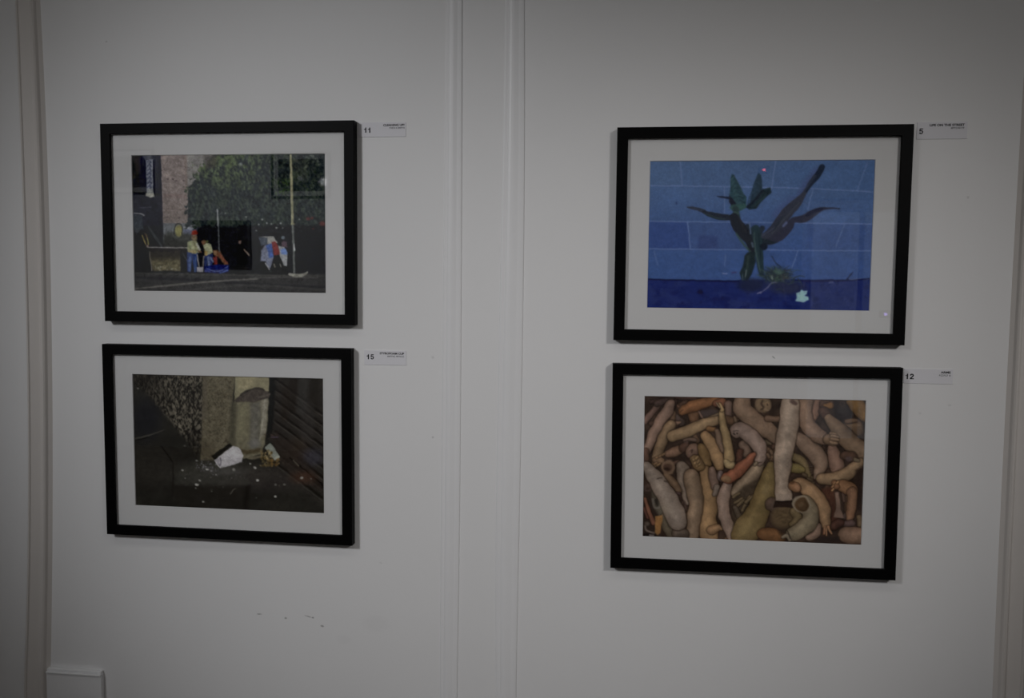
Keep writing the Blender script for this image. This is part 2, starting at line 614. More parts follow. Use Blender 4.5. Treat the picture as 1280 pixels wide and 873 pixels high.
def paint_street():
    C = Canvas([(164.5, 193.6), (406.2, 192.3), (407.1, 365.6), (168.9, 363.4)], (160, 185), 4.668, seed=11, wob=2.4, cell=16)
    fine = C.noise(7, 7, octv=2)
    C.put(np.ones_like(C.X), (30, 31, 34))
    # dark tower at the left with its hanging banner
    C.poly([(0, 0), (195, 0), (208, 450), (0, 450)], (33, 33, 41))
    C.poly([(60, 30), (192, 30), (196, 262), (70, 250)], (25, 27, 41), soft=5)
    C.poly([(15, 30), (62, 30), (68, 250), (190, 262), (192, 280), (20, 262)], (27, 27, 29), .8, 6)  # bent dark band: a mirrored picture frame, painted over the tower
    C.poly([(82, 36), (160, 36), (150, 68), (100, 68)], (66, 68, 76), .8, 4)
    C.poly([(103, 66), (143, 60), (146, 250), (108, 262)], (92, 96, 108), soft=2)
    for k in range(7):
        y = 78 + k * 25
        C.stroke([(112, y, 3), (122, y - 8, 3.4), (134, y, 3.4), (124, y + 10, 3), (132, y + 16, 2.6)], (40, 44, 66), .75)
    C.stroke([(139, 66, 2), (142, 240, 2)], (122, 124, 128), .7)
    C.poly([(112, 235), (144, 235), (148, 262), (110, 264)], (104, 106, 104), soft=2)
    C.poly([(104, 262), (150, 260), (154, 280), (130, 288), (104, 278)], (126, 126, 116), soft=3)
    C.stroke([(68, 346, 2.5), (132, 342, 2.5)], (60, 58, 74), .7)
    C.stroke([(24, 380, 3), (70, 382, 3), (92, 390, 5)], (100, 101, 102), .9)
    C.poly([(20, 390), (80, 392), (90, 470), (26, 480)], (46, 51, 57), .8, 5)
    # brick block and the paler wall behind it
    C.poly([(190, 30), (352, 30), (350, 445), (205, 445)], (103, 92, 88), soft=2, var=.10)
    C.poly([(335, 30), (500, 30), (440, 130), (372, 210), (345, 230)], (100, 97, 94), soft=4, var=.08)
    C.poly([(204, 300), (350, 330), (350, 440), (206, 440)], (94, 84, 79), .8, 10, .08)
    C.stroke([(336, 34, 9), (342, 230, 7)], (98, 82, 74), .55, 6)
    for (x, y) in ((233, 178), (262, 178), (325, 188), (282, 188), (230, 402), (300, 405)):
        C.blob(x, y, 6, 5, (66, 54, 56), .8, .5)
    C.stroke([(204, 352, 1.8), (346, 358, 1.8)], (72, 62, 60), .7)
    C.poly([(205, 265), (345, 270), (345, 290), (205, 285)], (92, 76, 72), .6, 8)
    # graffiti wall
    C.poly([(206, 436), (410, 440), (402, 520), (206, 560)], (78, 81, 84), soft=3, var=.12)
    C.poly([(318, 470), (420, 462), (400, 505), (330, 510)], (72, 77, 98), .9, 6)
    C.stroke([(330, 462, 6), (372, 470, 7), (402, 458, 6)], (112, 116, 124), .7, 4)
    C.poly([(225, 490), (380, 500), (370, 580), (210, 580)], (48, 49, 44), .9, 14, .2)
    C.poly([(210, 500), (352, 560), (352, 582), (205, 582)], (38, 38, 35), .9, 10, .2)
    C.blob(297, 482, 22, 34, (106, 102, 56), .95, .25)
    C.stroke([(268, 500, 3), (280, 448, 3), (300, 441, 3), (316, 456, 3), (316, 500, 3)], (30, 30, 28), .8)
    C.blob(300, 470, 9, 10, (120, 112, 62), .7, .4)
    # trees
    tree = [(345, 455), (352, 330), (342, 215), (358, 232), (378, 190), (395, 150), (430, 120), (470, 60), (500, 25), (1170, 25), (1170, 470)]
    ed = C.noise(26, 18, octv=3, seed=4)
    sl = C.crop(300, 0, 1200, 490)
    base = C.poly_mask(tree, 40, sl)
    m = smooth(.42, .58, base + (ed[sl] - .5) * 1.3 + (C.noise(7, 9, .3, 2, seed=15)[sl] - .5) * .8)
    nz = C.noise(22, 44, .25, 4, seed=8)[sl]
    n2 = C.noise(8, 14, -.3, 3, seed=9)[sl]
    X, Y = C.X[sl], C.Y[sl]
    up = smooth(330, 60, Y) * smooth(1000, 500, X)
    g = smooth(.42, .66, nz * .55 + n2 * .45 + .06 * up)
    dark_c = np.array((36, 41, 43)); lit_c = np.array((70, 84, 50))
    amt = (g * (.25 + .75 * up))[..., None]
    leaf = dark_c + (lit_c - dark_c) * amt + ((n2 - .5) * 26)[..., None]
    C.put(m, leaf, sl)
    C.poly([(440, 34), (520, 34), (520, 110), (455, 120)], (52, 48, 44), .7, 12, .3)
    C.blob(660, 92, 13, 9, (112, 116, 112), .7, .5)
    C.dots(46, (480, 60, 820, 240), 5, 11, (72, 86, 54), .55, 12)
    C.dots(70, (380, 160, 1150, 440), 4, 9, (50, 60, 50), .5, 14)
    # leaves at the upper right
    C.dots(40, (850, 180, 945, 270), 4, 9, (50, 70, 36), .6, 12)
    C.dots(60, (960, 90, 1130, 260), 3, 8, (44, 54, 38), .55, 14)
    C.dots(16, (1030, 40, 1120, 120), 4, 9, (84, 92, 76), .6, 14)
    # shade under the trees
    C.poly([(400, 462), (1160, 446), (1160, 735), (340, 735), (345, 600), (400, 580)], (30, 30, 33), .96, 12)
    C.dots(40, (430, 470, 700, 560), 3, 8, (32, 33, 26), .5, 8)
    C.dots(46, (730, 380, 1150, 500), 4, 9, (44, 48, 46), .5, 10)
    for (x, y, r) in ((785, 415, 6), (765, 445, 5), (812, 437, 5), (838, 442, 5), (868, 465, 6), (892, 437, 6), (905, 466, 4), (750, 480, 4), (1002, 415, 5), (690, 400, 4), (570, 380, 4)):
        C.blob(x, y, r, r * .9, (112, 116, 112), .85, .5)
    for (x, y, r) in ((1135, 440, 17), (1052, 412, 11), (1075, 408, 8), (1082, 470, 6)):
        C.blob(x, y, r, r * .8, (98, 44, 42), .75, .6)
    # the road
    sl = C.crop(0, 715, 1200, 900)
    Y = C.Y[sl]
    C.put(smooth(728, 738, Y), (45, 44, 44), sl)
    C.stroke([(40, 730, 6), (500, 738, 6), (1150, 746, 5)], (56, 55, 52), .8, 4)
    C.stroke([(40, 756, 5), (400, 770, 9), (700, 790, 7), (1150, 812, 6)], (32, 32, 35), .8, 7)
    C.stroke([(40, 822, 3), (200, 806, 5), (450, 782, 5.5), (760, 762, 4)], (84, 82, 76), .9, 4)
    C.stroke([(300, 836, 4), (700, 800, 6), (1150, 826, 5)], (58, 57, 55), .7, 6)
    C.stroke([(700, 812, 5), (900, 838, 4)], (34, 34, 36), .7, 5)
    C.stroke([(740, 756, 3), (1000, 752, 3.4), (1110, 756, 3)], (64, 63, 60), .8, 3)
    # machine and its loader bucket
    C.poly([(30, 470), (120, 500), (212, 560), (212, 592), (110, 600), (140, 722), (34, 724)], (20, 20, 22), .95, 5)
    C.poly([(40, 590), (105, 595), (98, 640), (60, 720), (40, 720)], (32, 33, 35), .8, 8)
    C.stroke([(120, 460, 4), (160, 520, 8), (196, 570, 7)], (52, 54, 56), .8, 3)
    C.blob(52, 480, 14, 16, (56, 60, 64), .8, .5)
    C.stroke([(82, 510, 3.5), (104, 560, 4)], (116, 100, 52), .9)
    C.stroke([(108, 505, 3.5), (120, 560, 4)], (112, 106, 56), .9)
    C.stroke([(100, 500, 5), (112, 520, 5)], (62, 48, 40), .9)
    C.blob(114, 572, 8, 7, (128, 104, 92), .9, .5)
    C.poly([(118, 588), (345, 585), (340, 600), (308, 716), (146, 716)], (34, 31, 28), 1, 3)
    C.poly([(126, 640), (312, 636), (308, 716), (150, 716)], (80, 74, 52), .95, 9, .28)
    C.poly([(130, 605), (330, 602), (318, 650), (132, 660)], (42, 38, 32), .75, 14)
    C.stroke([(126, 605, 2), (140, 716, 2.2)], (104, 98, 84), .9)
    C.dots(26, (150, 690, 312, 714), 3, 6, (110, 108, 92), .7, 14)
    C.stroke([(112, 579, 3), (230, 581, 3.4), (345, 582, 3.2)], (116, 112, 108), .95)
    C.poly([(308, 600), (352, 610), (350, 722), (312, 722)], (16, 16, 20), 1, 6)
    C.stroke([(320, 612, 2.6), (360, 680, 3)], (84, 84, 84), .7)
    # two workers in pale vests
    C.poly([(345, 608), (408, 612), (404, 722), (388, 724), (376, 640), (368, 724), (348, 722)], (40, 52, 92), 1, 3)
    C.stroke([(362, 640, 6), (362, 716, 6)], (66, 84, 128), .8, 4)
    C.stroke([(396, 640, 5), (392, 716, 5)], (58, 76, 118), .8, 4)
    C.poly([(350, 548), (372, 538), (402, 542), (424, 585), (424, 606), (406, 612), (396, 618), (350, 606), (346, 580)], (114, 116, 86), 1, 3, .2)
    C.stroke([(364, 548, 2.5), (366, 606, 2.5)], (92, 108, 62), .8)
    C.stroke([(392, 546, 2), (392, 600, 2)], (84, 78, 60), .8)
    C.poly([(352, 592), (398, 598), (398, 616), (352, 608)], (126, 112, 74), .8, 3)
    C.stroke([(404, 560, 6), (420, 590, 6)], (130, 132, 124), .9)
    C.stroke([(412, 600, 5), (426, 606, 5)], (92, 66, 52), .9)
    C.blob(388, 522, 17, 16, (96, 78, 60), 1, .3)
    C.blob(392, 533, 12, 10, (112, 104, 78), .8, .4)
    C.poly([(370, 502), (376, 482), (398, 478), (410, 492), (404, 504), (372, 508)], (112, 40, 32), 1, 3)
    C.poly([(446, 622), (496, 616), (500, 640), (488, 724), (470, 724), (468, 660), (452, 722), (446, 700)], (40, 48, 84), 1, 3)
    C.stroke([(472, 640, 7), (478, 718, 6)], (84, 96, 128), .85, 4)
    C.stroke([(484, 640, 5), (498, 665, 4.5)], (92, 104, 134), .85, 3)
    C.poly([(440, 565), (462, 552), (486, 560), (498, 606), (462, 628), (450, 622), (450, 590)], (116, 118, 90), 1, 3, .2)
    C.poly([(446, 596), (468, 602), (464, 628), (448, 630)], (128, 104, 56), .9, 4)
    C.blob(445, 548, 12, 13, (84, 62, 44), 1, .3)
    C.stroke([(434, 546, 4), (440, 560, 4)], (110, 72, 56), .9)
    C.poly([(456, 540), (470, 540), (468, 552), (456, 552)], (70, 76, 44), .9, 3)
    C.stroke([(405, 622, 3.4), (416, 690, 3)], (122, 118, 114), .9)
    C.stroke([(444, 632, 3), (440, 690, 3)], (104, 98, 90), .9)
    C.poly([(402, 694), (442, 694), (440, 724), (406, 724)], (122, 120, 124), 1, 3)
    # barrow, tarpaulin
    C.poly([(446, 690), (520, 680), (592, 684), (590, 720), (540, 732), (450, 722)], (27, 34, 84), 1, 4, .35)
    C.stroke([(460, 700, 2.4), (520, 720, 2.4), (560, 706, 2.4), (586, 690, 2.4)], (76, 88, 140), .8)
    C.stroke([(540, 728, 3), (584, 712, 4)], (70, 88, 150), .8)
    C.poly([(496, 640), (520, 628), (524, 678), (506, 680)], (108, 44, 42), .95, 4)
    C.poly([(498, 594), (540, 600), (556, 632), (588, 678), (566, 682), (534, 640), (504, 622)], (92, 62, 44), 1, 4, .2)
    C.stroke([(536, 620, 6), (580, 672, 6)], (100, 56, 44), .9, 3)
    C.blob(512, 612, 8, 12, (116, 92, 64), .8, .5)
    # standing figure in black
    C.poly([(640, 572), (664, 560), (690, 588), (690, 735), (640, 735)], (12, 12, 13), .9, 6)
    C.blob(655, 547, 8, 12, (96, 78, 70), .9, .4)
    C.blob(652, 534, 10, 7, (30, 22, 20), .9, .4)
    C.stroke([(680, 592, 4), (708, 624, 4.4)], (110, 94, 82), .95)
    C.stroke([(684, 702, 6), (694, 700, 5)], (48, 46, 44), .8)
    # thin post, tall post
    C.stroke([(523, 358, 4.5), (528, 450, 5)], (112, 116, 116), .95)
    C.stroke([(529, 450, 3.2), (535, 604, 3)], (72, 76, 78), .9)
    C.stroke([(528, 390, 2), (552, 376, 2)], (78, 84, 82), .7)
    C.stroke([(951, 30, 6), (957, 230, 7), (962, 445, 7.5)], (112, 110, 82), .98)
    C.stroke([(949, 30, 2.4), (957, 445, 2.6)], (132, 130, 100), .8)
    C.stroke([(955, 443, 5), (971, 443, 5)], (118, 116, 80), .9)
    C.stroke([(963, 450, 6), (968, 590, 6), (972, 724, 6.5)], (84, 88, 84), .95)
    C.stroke([(970, 560, 4.5), (973, 596, 4.5)], (138, 142, 142), .9)
    C.stroke([(944, 734, 7), (975, 742, 10), (1020, 740, 9), (1048, 724, 4)], (108, 107, 97), 1)
    # laundry cart
    C.poly([(780, 640), (930, 640), (930, 735), (780, 735)], (20, 20, 22), .95, 8)
    C.poly([(762, 518), (850, 512), (876, 552), (838, 566), (812, 556), (818, 522)], (124, 124, 119), 1, 3)
    C.poly([(764, 522), (816, 522), (814, 558), (780, 570)], (58, 64, 74), 1, 3)
    C.poly([(800, 566), (840, 556), (850, 640), (834, 700), (820, 706), (808, 660), (776, 660), (780, 600)], (92, 97, 116), 1, 4, .08)
    C.stroke([(806, 672, 4), (826, 706, 5)], (130, 130, 134), .9)
    C.poly([(806, 568), (842, 556), (850, 634), (826, 642), (818, 600)], (52, 76, 138), 1, 4)
    C.poly([(840, 548), (860, 542), (878, 570), (888, 622), (852, 624)], (104, 40, 38), 1, 3)
    C.poly([(880, 570), (912, 576), (932, 612), (928, 692), (912, 684), (898, 650), (890, 640)], (122, 124, 126), 1, 3)
    C.poly([(890, 590), (916, 582), (932, 606), (930, 622), (896, 618)], (78, 104, 160), .95, 4)
    C.blob(907, 521, 10, 10, (86, 96, 104), .9, .35)
    C.poly([(896, 552), (910, 540), (930, 548), (930, 580), (900, 572)], (86, 66, 76), .9, 4)
    C.stroke([(852, 676, 4), (860, 694, 4)], (110, 104, 92), .8)
    C.stroke([(890, 676, 3.4), (896, 692, 4)], (110, 108, 98), .8)
    C.dots(22, (800, 700, 900, 728), 2, 4, (74, 74, 74), .6, 14)
    C.im *= (1 + .36 * (fine - .5) + .30 * (C.noise(24, 24, octv=3, seed=71) - .5))[..., None]
    return C


def paint_cup():
    C = Canvas([(165.14, 467.26), (402.69, 474.51), (404.58, 642.43), (169.23, 631.41)], (160, 460), 4.72, seed=21, wob=4, cell=26)
    big = C.noise(120, 90, octv=4)
    med = C.noise(18, 14, octv=3)
    C.put(np.ones_like(C.X), (27, 26, 23))
    C.im *= (0.78 + .5 * big)[..., None]
    # pavement
    C.blob(520, 620, 270, 70, (47, 46, 41), .75, .6)
    C.blob(800, 660, 260, 70, (42, 38, 36), .6, .6)
    C.blob(140, 560, 130, 140, (32, 30, 27), .6, .6)
    C.blob(100, 300, 90, 130, (24, 24, 27), .8, .6)
    C.stroke([(38, 416, 5), (110, 398, 5), (205, 368, 3)], (52, 50, 45), .85, 3)
    C.stroke([(42, 426, 4), (115, 406, 4)], (14, 13, 12), .7, 3)
    C.stroke([(192, 462, 3), (228, 510, 3.5), (262, 556, 3)], (13, 12, 11), .9, 3)
    C.stroke([(262, 556, 3), (264, 690, 5), (250, 800, 4)], (20, 18, 16), .7, 4)
    C.poly([(270, 690), (720, 700), (700, 860), (280, 830)], (24, 22, 19), .7, 16)
    C.poly([(276, 620), (640, 610), (730, 690), (280, 688)], (43, 42, 38), .6, 18)
    # shutter boards at the right
    C.poly([(828, 40), (1160, 40), (1160, 690), (960, 540), (820, 420)], (33, 30, 27), 1, 4)
    C.poly([(826, 40), (880, 40), (862, 190), (848, 400), (806, 430)], (20, 20, 19), 1, 5)
    for k in range(9):
        y0 = 60 + k * 62 - 60
        C.stroke([(866, y0 + 62, 4.5), (1160, y0 + 285, 6)], (15, 13, 11), .85, 4)
        C.stroke([(866, y0 + 78, 3), (1160, y0 + 303, 3)], (52, 49, 44), .7, 3)
        C.stroke([(866, y0 + 92, 5), (1160, y0 + 322, 5)], (36, 33, 30), .8, 5)
    for (x, y, w, c) in ((975, 150, 26, (22, 17, 13)), (1030, 160, 30, (48, 48, 46)), (1100, 150, 24, (20, 18, 13)), (930, 210, 20, (26, 20, 15)), (1060, 320, 40, (46, 43, 41))):
        C.stroke([(x, y - 80, w), (x - 10, y + 90, w)], c, .42, 14)
    C.blob(1000, 480, 60, 60, (44, 34, 26), .5, .7)
    C.blob(1090, 530, 70, 46, (46, 45, 52), .7, .7)
    C.poly([(860, 380), (960, 440), (1150, 690), (1150, 740), (960, 640), (850, 500)], (36, 30, 26), .7, 18)
    C.stroke([(955, 536, 3), (1050, 612, 4), (1156, 702, 4.5)], (12, 10, 9), .95, 3)
    C.stroke([(972, 548, 2.5), (1004, 580, 4)], (80, 74, 62), .8, 3)
    C.blob(1035, 650, 70, 34, (58, 38, 28), .6, .7)
    # rough cast wall
    st = [(20, 20), (452, 30), (436, 470), (400, 520), (330, 420), (236, 300), (150, 196), (60, 110), (20, 80)]
    sl = C.crop(0, 0, 470, 540)
    mk = C.poly_mask(st, 18, sl)
    n1 = C.noise(5.5, 17, .35, 2, seed=5)[sl]
    n2 = C.noise(6.5, 15, -.35, 2, seed=6)[sl]
    n3 = C.noise(60, 60, 0, 2, seed=7)[sl]
    t = smooth(.36, .66, n1 * .5 + n2 * .5)
    fade = smooth(0, 330, C.X[sl]) * smooth(520, 300, C.Y[sl])
    tex = np.array((19, 17, 15)) + (np.array((84, 79, 67)) - np.array((19, 17, 15))) * (t * (.35 + .65 * fade) * (.7 + .6 * n3))[..., None]
    C.put(mk * .95, tex, sl)
    # flat pier and the round column
    C.poly([(438, 42), (628, 48), (612, 200), (600, 470), (520, 545), (424, 545), (432, 460)], (76, 71, 56), 1, 5)
    sp = C.noise(6, 6, octv=2, seed=31)
    sl = C.crop(420, 30, 640, 560)
    mk = C.poly_mask([(438, 42), (628, 48), (612, 200), (600, 470), (520, 545), (424, 545), (432, 460)], 5, sl)
    C.put(mk * smooth(.50, .68, sp[sl]) * .75, (50, 44, 34), sl)
    C.put(mk * smooth(.56, .76, C.noise(50, 40, seed=32)[sl]) * .4, (92, 86, 70), sl)
    C.poly([(440, 42), (470, 42), (458, 300), (430, 300)], (60, 54, 46), .5, 14)
    C.poly([(424, 420), (520, 440), (520, 545), (424, 545)], (58, 52, 40), .6, 24)
    C.poly([(628, 50), (830, 58), (826, 140), (700, 130), (624, 190)], (104, 99, 77), 1, 4, .08)
    C.poly([(640, 50), (760, 56), (740, 110), (650, 130)], (116, 108, 82), .6, 18)
    C.poly([(624, 186), (830, 150), (820, 330), (804, 450), (780, 510), (680, 540), (596, 470), (604, 330)], (80, 76, 60), 1, 4, .10)
    C.poly([(606, 200), (640, 200), (632, 460), (594, 465)], (56, 53, 42), .9, 14)
    C.poly([(650, 210), (710, 215), (700, 400), (640, 420)], (92, 88, 68), .8, 24)
    C.poly([(720, 210), (780, 200), (770, 470), (716, 480)], (74, 72, 66), .8, 16, .15)
    C.poly([(786, 190), (826, 170), (812, 380), (780, 420)], (108, 104, 92), .8, 10, .10)
    C.stroke([(806, 190, 3), (790, 330, 5), (776, 430, 4)], (118, 115, 102), .6, 4)
    C.stroke([(742, 222, 4), (776, 260, 4), (778, 330, 4)], (62, 60, 54), .5, 5)
    C.poly([(622, 196), (650, 168), (700, 140), (740, 122), (784, 120), (834, 152), (832, 178), (800, 184), (740, 206), (690, 200), (640, 204)], (56, 50, 45), 1, 5, .22)
    C.stroke([(660, 160, 4), (700, 134, 5), (770, 122, 6), (800, 130, 4)], (36, 33, 30), .8, 3)
    C.stroke([(770, 172, 4), (812, 164, 4), (834, 156, 3)], (86, 80, 72), .6, 4)
    C.blob(745, 450, 36, 26, (86, 84, 80), .7, .6)
    C.stroke([(640, 480, 10), (700, 500, 12), (770, 488, 12)], (52, 44, 30), .8, 8)
    C.stroke([(676, 520, 6), (720, 534, 9), (784, 522, 6)], (84, 78, 62), .85, 5)
    # shadow and cup
    C.poly([(488, 522), (545, 480), (600, 446), (616, 462), (560, 500), (510, 548)], (19, 18, 16), .98, 4)
    cup = [(508, 544), (560, 503), (618, 462), (650, 470), (668, 492), (677, 520), (668, 556), (600, 578), (544, 594), (524, 574)]
    C.poly(cup, (136, 133, 134), 1, 3)
    C.poly([(600, 476), (640, 470), (668, 510), (610, 520)], (154, 151, 150), .6, 14)
    C.poly([(545, 592), (668, 555), (660, 530), (560, 560)], (122, 119, 121), .6, 10)
    C.stroke([(510, 546, 3), (526, 572, 3), (543, 592, 3)], (160, 156, 156), .8, 2)
    C.stroke([(540, 534, 4), (546, 560, 4), (540, 580, 4)], (78, 74, 80), .85, 3)
    C.poly([(509, 546), (528, 532), (540, 556), (534, 580)], (110, 106, 110), .8, 3)
    C.blob(580, 610, 100, 22, (60, 59, 56), .5, .7)
    # lid, leaves and litter
    C.poly([(804, 470), (838, 447), (866, 482), (892, 522), (886, 540), (866, 546), (848, 530)], (98, 102, 94), 1, 3)
    C.stroke([(866, 540, 6), (886, 526, 6)], (124, 126, 114), .9, 3)
    C.stroke([(806, 474, 3), (850, 532, 3)], (120, 122, 110), .6, 3)
    C.dots(70, (780, 490, 850, 580), 4, 9, (84, 70, 42), .8, 22)
    C.dots(26, (840, 540, 890, 584), 4, 8, (88, 66, 34), .8, 18)
    C.dots(12, (800, 500, 840, 560), 4, 8, (128, 112, 78), .8, 14)
    C.dots(60, (400, 545, 520, 610), 2, 6, (86, 84, 86), .75, 30)
    C.dots(30, (440, 560, 540, 640), 2, 5, (98, 96, 102), .6, 26)
    C.dots(60, (290, 590, 700, 720), 1.5, 3.4, (74, 72, 68), .6, 20)
    C.dots(40, (680, 560, 1100, 720), 1.5, 4, (70, 60, 52), .5, 18)
    C.dots(26, (800, 380, 880, 420), 2, 5, (66, 50, 44), .6, 16)
    C.stroke([(846, 410, 3), (884, 410, 3)], (68, 58, 82), .6, 3)
    for (x, y, r, v) in ((320, 603, 7, 118), (404, 690, 10, 140), (420, 664, 7, 116), (398, 712, 5, 96), (335, 650, 5, 92), (443, 792, 7, 120),
                         (622, 602, 9, 104), (746, 592, 9, 140), (720, 568, 6, 110), (762, 665, 8, 142), (868, 760, 9, 140), (1024, 652, 9, 112),
                         (868, 692, 8, 82), (922, 690, 8, 84), (462, 600, 8, 138), (520, 630, 5, 110), (494, 728, 4, 90), (333, 460, 6, 64), (52, 118, 6, 92),
                         (1078, 658, 5, 96), (756, 770, 4, 70), (404, 548, 6, 100), (612, 652, 4, 84)):
        C.blob(x, y, r, r * .75, (v, v - 2, v - 8), .9, .5, .3)
    C.stroke([(602, 746, 3), (630, 714, 3)], (72, 68, 60), .8, 2)
    C.poly([(690, 700), (720, 690), (700, 860), (676, 860)], (16, 14, 13), .7, 14)
    C.im *= (1 + .30 * (med - .5))[..., None]
    return C


def paint_weed():
    C = Canvas([(813.92, 202.17), (1095.09, 199.73), (1086.36, 388.69), (809.38, 384.85)], (804, 192), 4.28, seed=31, wob=2.2, cell=22)
    big = C.noise(170, 120, octv=4)
    med = C.noise(30, 26, octv=3)
    tiny = C.noise(9, 9, octv=2)
    vert = smooth(40, 680, C.Y)
    c0, c1 = np.array((58, 79, 122)), np.array((45, 66, 122))
    C.im[:] = c0 + (c1 - c0) * vert[..., None]
    C.im *= (.93 + .14 * big)[..., None]
    # block courses, each a little different
    for (pts, col, a) in (([(30, 365), (240, 367), (255, 512), (28, 510)], (40, 58, 116), .8), ([(245, 367), (600, 370), (600, 515), (258, 514)], (47, 63, 112), .5),
                          ([(880, 375), (1240, 375), (1236, 520), (880, 520)], (44, 62, 116), .5), ([(40, 30), (208, 30), (212, 172), (38, 172)], (62, 82, 122), .5),
                          ([(28, 518), (560, 518), (560, 676), (24, 676)], (47, 70, 124), .5), ([(300, 440), (400, 440), (400, 510), (290, 510)], (40, 50, 98), .5),
                          ([(690, 45), (1250, 35), (1246, 195), (690, 185)], (52, 74, 120), .5)):
        C.poly(pts, col, a, 8)
    ln = (84, 100, 148)
    for p in ([(30, 173), (420, 177), (820, 184), (1245, 204)], [(30, 364), (420, 368), (820, 372), (1240, 377)], [(24, 511), (420, 515), (820, 519), (1236, 521)]):
        C.stroke([(x, y, 2.6) for x, y in p], ln, .75, 2.6)
    for p, a in ([((201, 40), (212, 175)), .6], [((713, 40), (690, 190)), .7], [((1206, 45), (1150, 196)), .5], [((438, 182), (437, 318)), .6], [((912, 196), (884, 300)), .6],
                 [((240, 368), (254, 512)), .75], [((1080, 378), (1034, 500)), .5], [((60, 525), (80, 600)), .45], [((443, 545), (437, 606)), .5], [((830, 524), (798, 612)), .6]):
        C.stroke([(p[0][0], p[0][1], 3), (p[1][0], p[1][1], 3)], ln, a, 2.6)
    # floor strip
    sl = C.crop(0, 640, 1280, 880)
    Y = C.Y[sl] - 677 - 3 * np.sin(C.X[sl] / 200)
    C.put(smooth(-3, 4, Y), (23, 33, 92), sl)
    C.put(smooth(-3, 4, Y) * smooth(.42, .70, C.noise(70, 50, seed=3)[sl]) * .7, (33, 41, 96), sl)
    C.put(smooth(-3, 4, Y) * smooth(.52, .75, C.noise(40, 30, seed=13)[sl]) * .6, (16, 23, 74), sl)
    C.stroke([(20, 675, 4), (300, 681, 4), (470, 685, 4), (520, 682, 3)], (14, 18, 52), .95, 2.5)
    C.stroke([(800, 680, 2.6), (960, 682, 5), (1120, 678, 4.5), (1216, 672, 4)], (14, 18, 58), .95, 2.5)
    C.blob(306, 742, 15, 12, (13, 17, 52), .9, .4)
    C.blob(180, 265, 5, 8, (36, 48, 92), .8, .5)
    for (x, y, r) in ((425, 772, 9), (210, 800, 7), (310, 798, 6), (600, 700, 8)):
        C.blob(x, y, r, r, (17, 22, 66), .6, .6)
    C.dots(34, (40, 690, 1200, 830), 2, 6, (44, 52, 106), .5, 10)
    C.dots(50, (40, 60, 1230, 660), 2, 5, (66, 82, 130), .35, 8)
    # soft shade beside the leaves
    C.stroke([(840, 240, 22), (870, 170, 18), (930, 90, 16)], (52, 60, 104), .6, 18)
    C.stroke([(720, 330, 26), (800, 250, 22)], (52, 62, 108), .6, 18)
    C.stroke([(575, 380, 12), (690, 400, 14)], (42, 56, 100), .5, 14)
    # leaves
    C.stroke([(238, 288, 2.5), (262, 292, 7), (300, 300, 9), (330, 310, 10)], (40, 44, 62), .97)
    C.stroke([(325, 312, 9), (370, 330, 15), (420, 340, 17), (475, 344, 14)], (29, 33, 46), .98)
    C.stroke([(330, 322, 4), (390, 344, 5), (440, 352, 4)], (36, 50, 56), .7, 3)
    C.stroke([(398, 229, 2), (430, 234, 5), (470, 238, 7)], (25, 30, 52), .97)
    lf = [(477, 108), (488, 114), (503, 140), (518, 165), (530, 188), (540, 215), (556, 232), (556, 262), (548, 292), (520, 306), (486, 300), (470, 262), (462, 240), (466, 205), (470, 170), (470, 140)]
    C.poly(lf, (33, 55, 68), 1, 4, .22)
    for k in range(15):
        y = 118 + k * 11
        x = 480 + k * 3.4
        L = 10 + 2.2 * k if k < 10 else 30
        C.stroke([(x, y, 2.6), (x + L * .7, y - 2 + k, 2.4), (x + L, y + 9, 1)], (36, 58, 70) if k % 2 else (28, 46, 60), .9, 2)
        C.stroke([(x, y, 2.6), (x - L * .5, y + 6, 2.4), (x - L * .7, y + 16, 1)], (40, 64, 74) if k % 2 else (30, 50, 62), .9, 2)
        x = 622 - k * 3
        C.stroke([(x, y, 2.4), (x + L * .6, y + 3, 2.2), (x + L * .8, y + 12, 1)], (30, 46, 62) if k % 2 else (24, 38, 54), .85, 2)
        C.stroke([(x, y, 2.4), (x - L * .6, y + 5, 2.2), (x - L * .8, y + 15, 1)], (32, 50, 66) if k % 2 else (26, 40, 56), .85, 2)
    for k in range(8):
        y = 130 + k * 20
        C.stroke([(482 + k * 5, y, 2), (474 + k * 3, y + 24, 1.6)], (48, 74, 80), .5, 2)
        C.stroke([(488 + k * 6, y, 2), (508 + k * 6, y + 14, 1.6)], (24, 40, 52), .6, 2)
    C.poly([(464, 222), (478, 238), (500, 268), (505, 290), (478, 292), (462, 256)], (24, 26, 40), 1, 4)
    lf = [(620, 103), (632, 112), (640, 140), (640, 190), (622, 230), (590, 262), (574, 270), (582, 220), (590, 180), (602, 140)]
    C.poly(lf, (30, 46, 64), 1, 5, .22)
    C.poly([(552, 286), (580, 260), (612, 226), (640, 192), (684, 180), (690, 208), (660, 234), (632, 262), (606, 296), (570, 300)], (24, 36, 46), 1, 4, .2)
    C.stroke([(560, 288, 6), (610, 240, 6), (640, 200, 5)], (22, 26, 40), .8, 4)
    C.stroke([(600, 280, 3), (660, 222, 3)], (38, 58, 58), .6, 3)
    C.stroke([(482, 290, 16), (505, 292, 20), (540, 282, 14)], (40, 66, 68), .9, 5)
    C.stroke([(496, 300, 5), (510, 320, 5)], (70, 90, 82), .6, 4)
    C.stroke([(496, 298, 17), (500, 322, 18), (500, 350, 22)], (34, 48, 54), .95, 5)
    C.stroke([(490, 316, 5), (512, 322, 5)], (60, 80, 76), .6, 4)
    # long brown blades to the right
    C.stroke([(620, 470, 18), (680, 430, 26), (730, 380, 32), (770, 320, 30), (820, 270, 26), (850, 236, 16), (876, 196, 10)], (42, 44, 60), .98, 3)
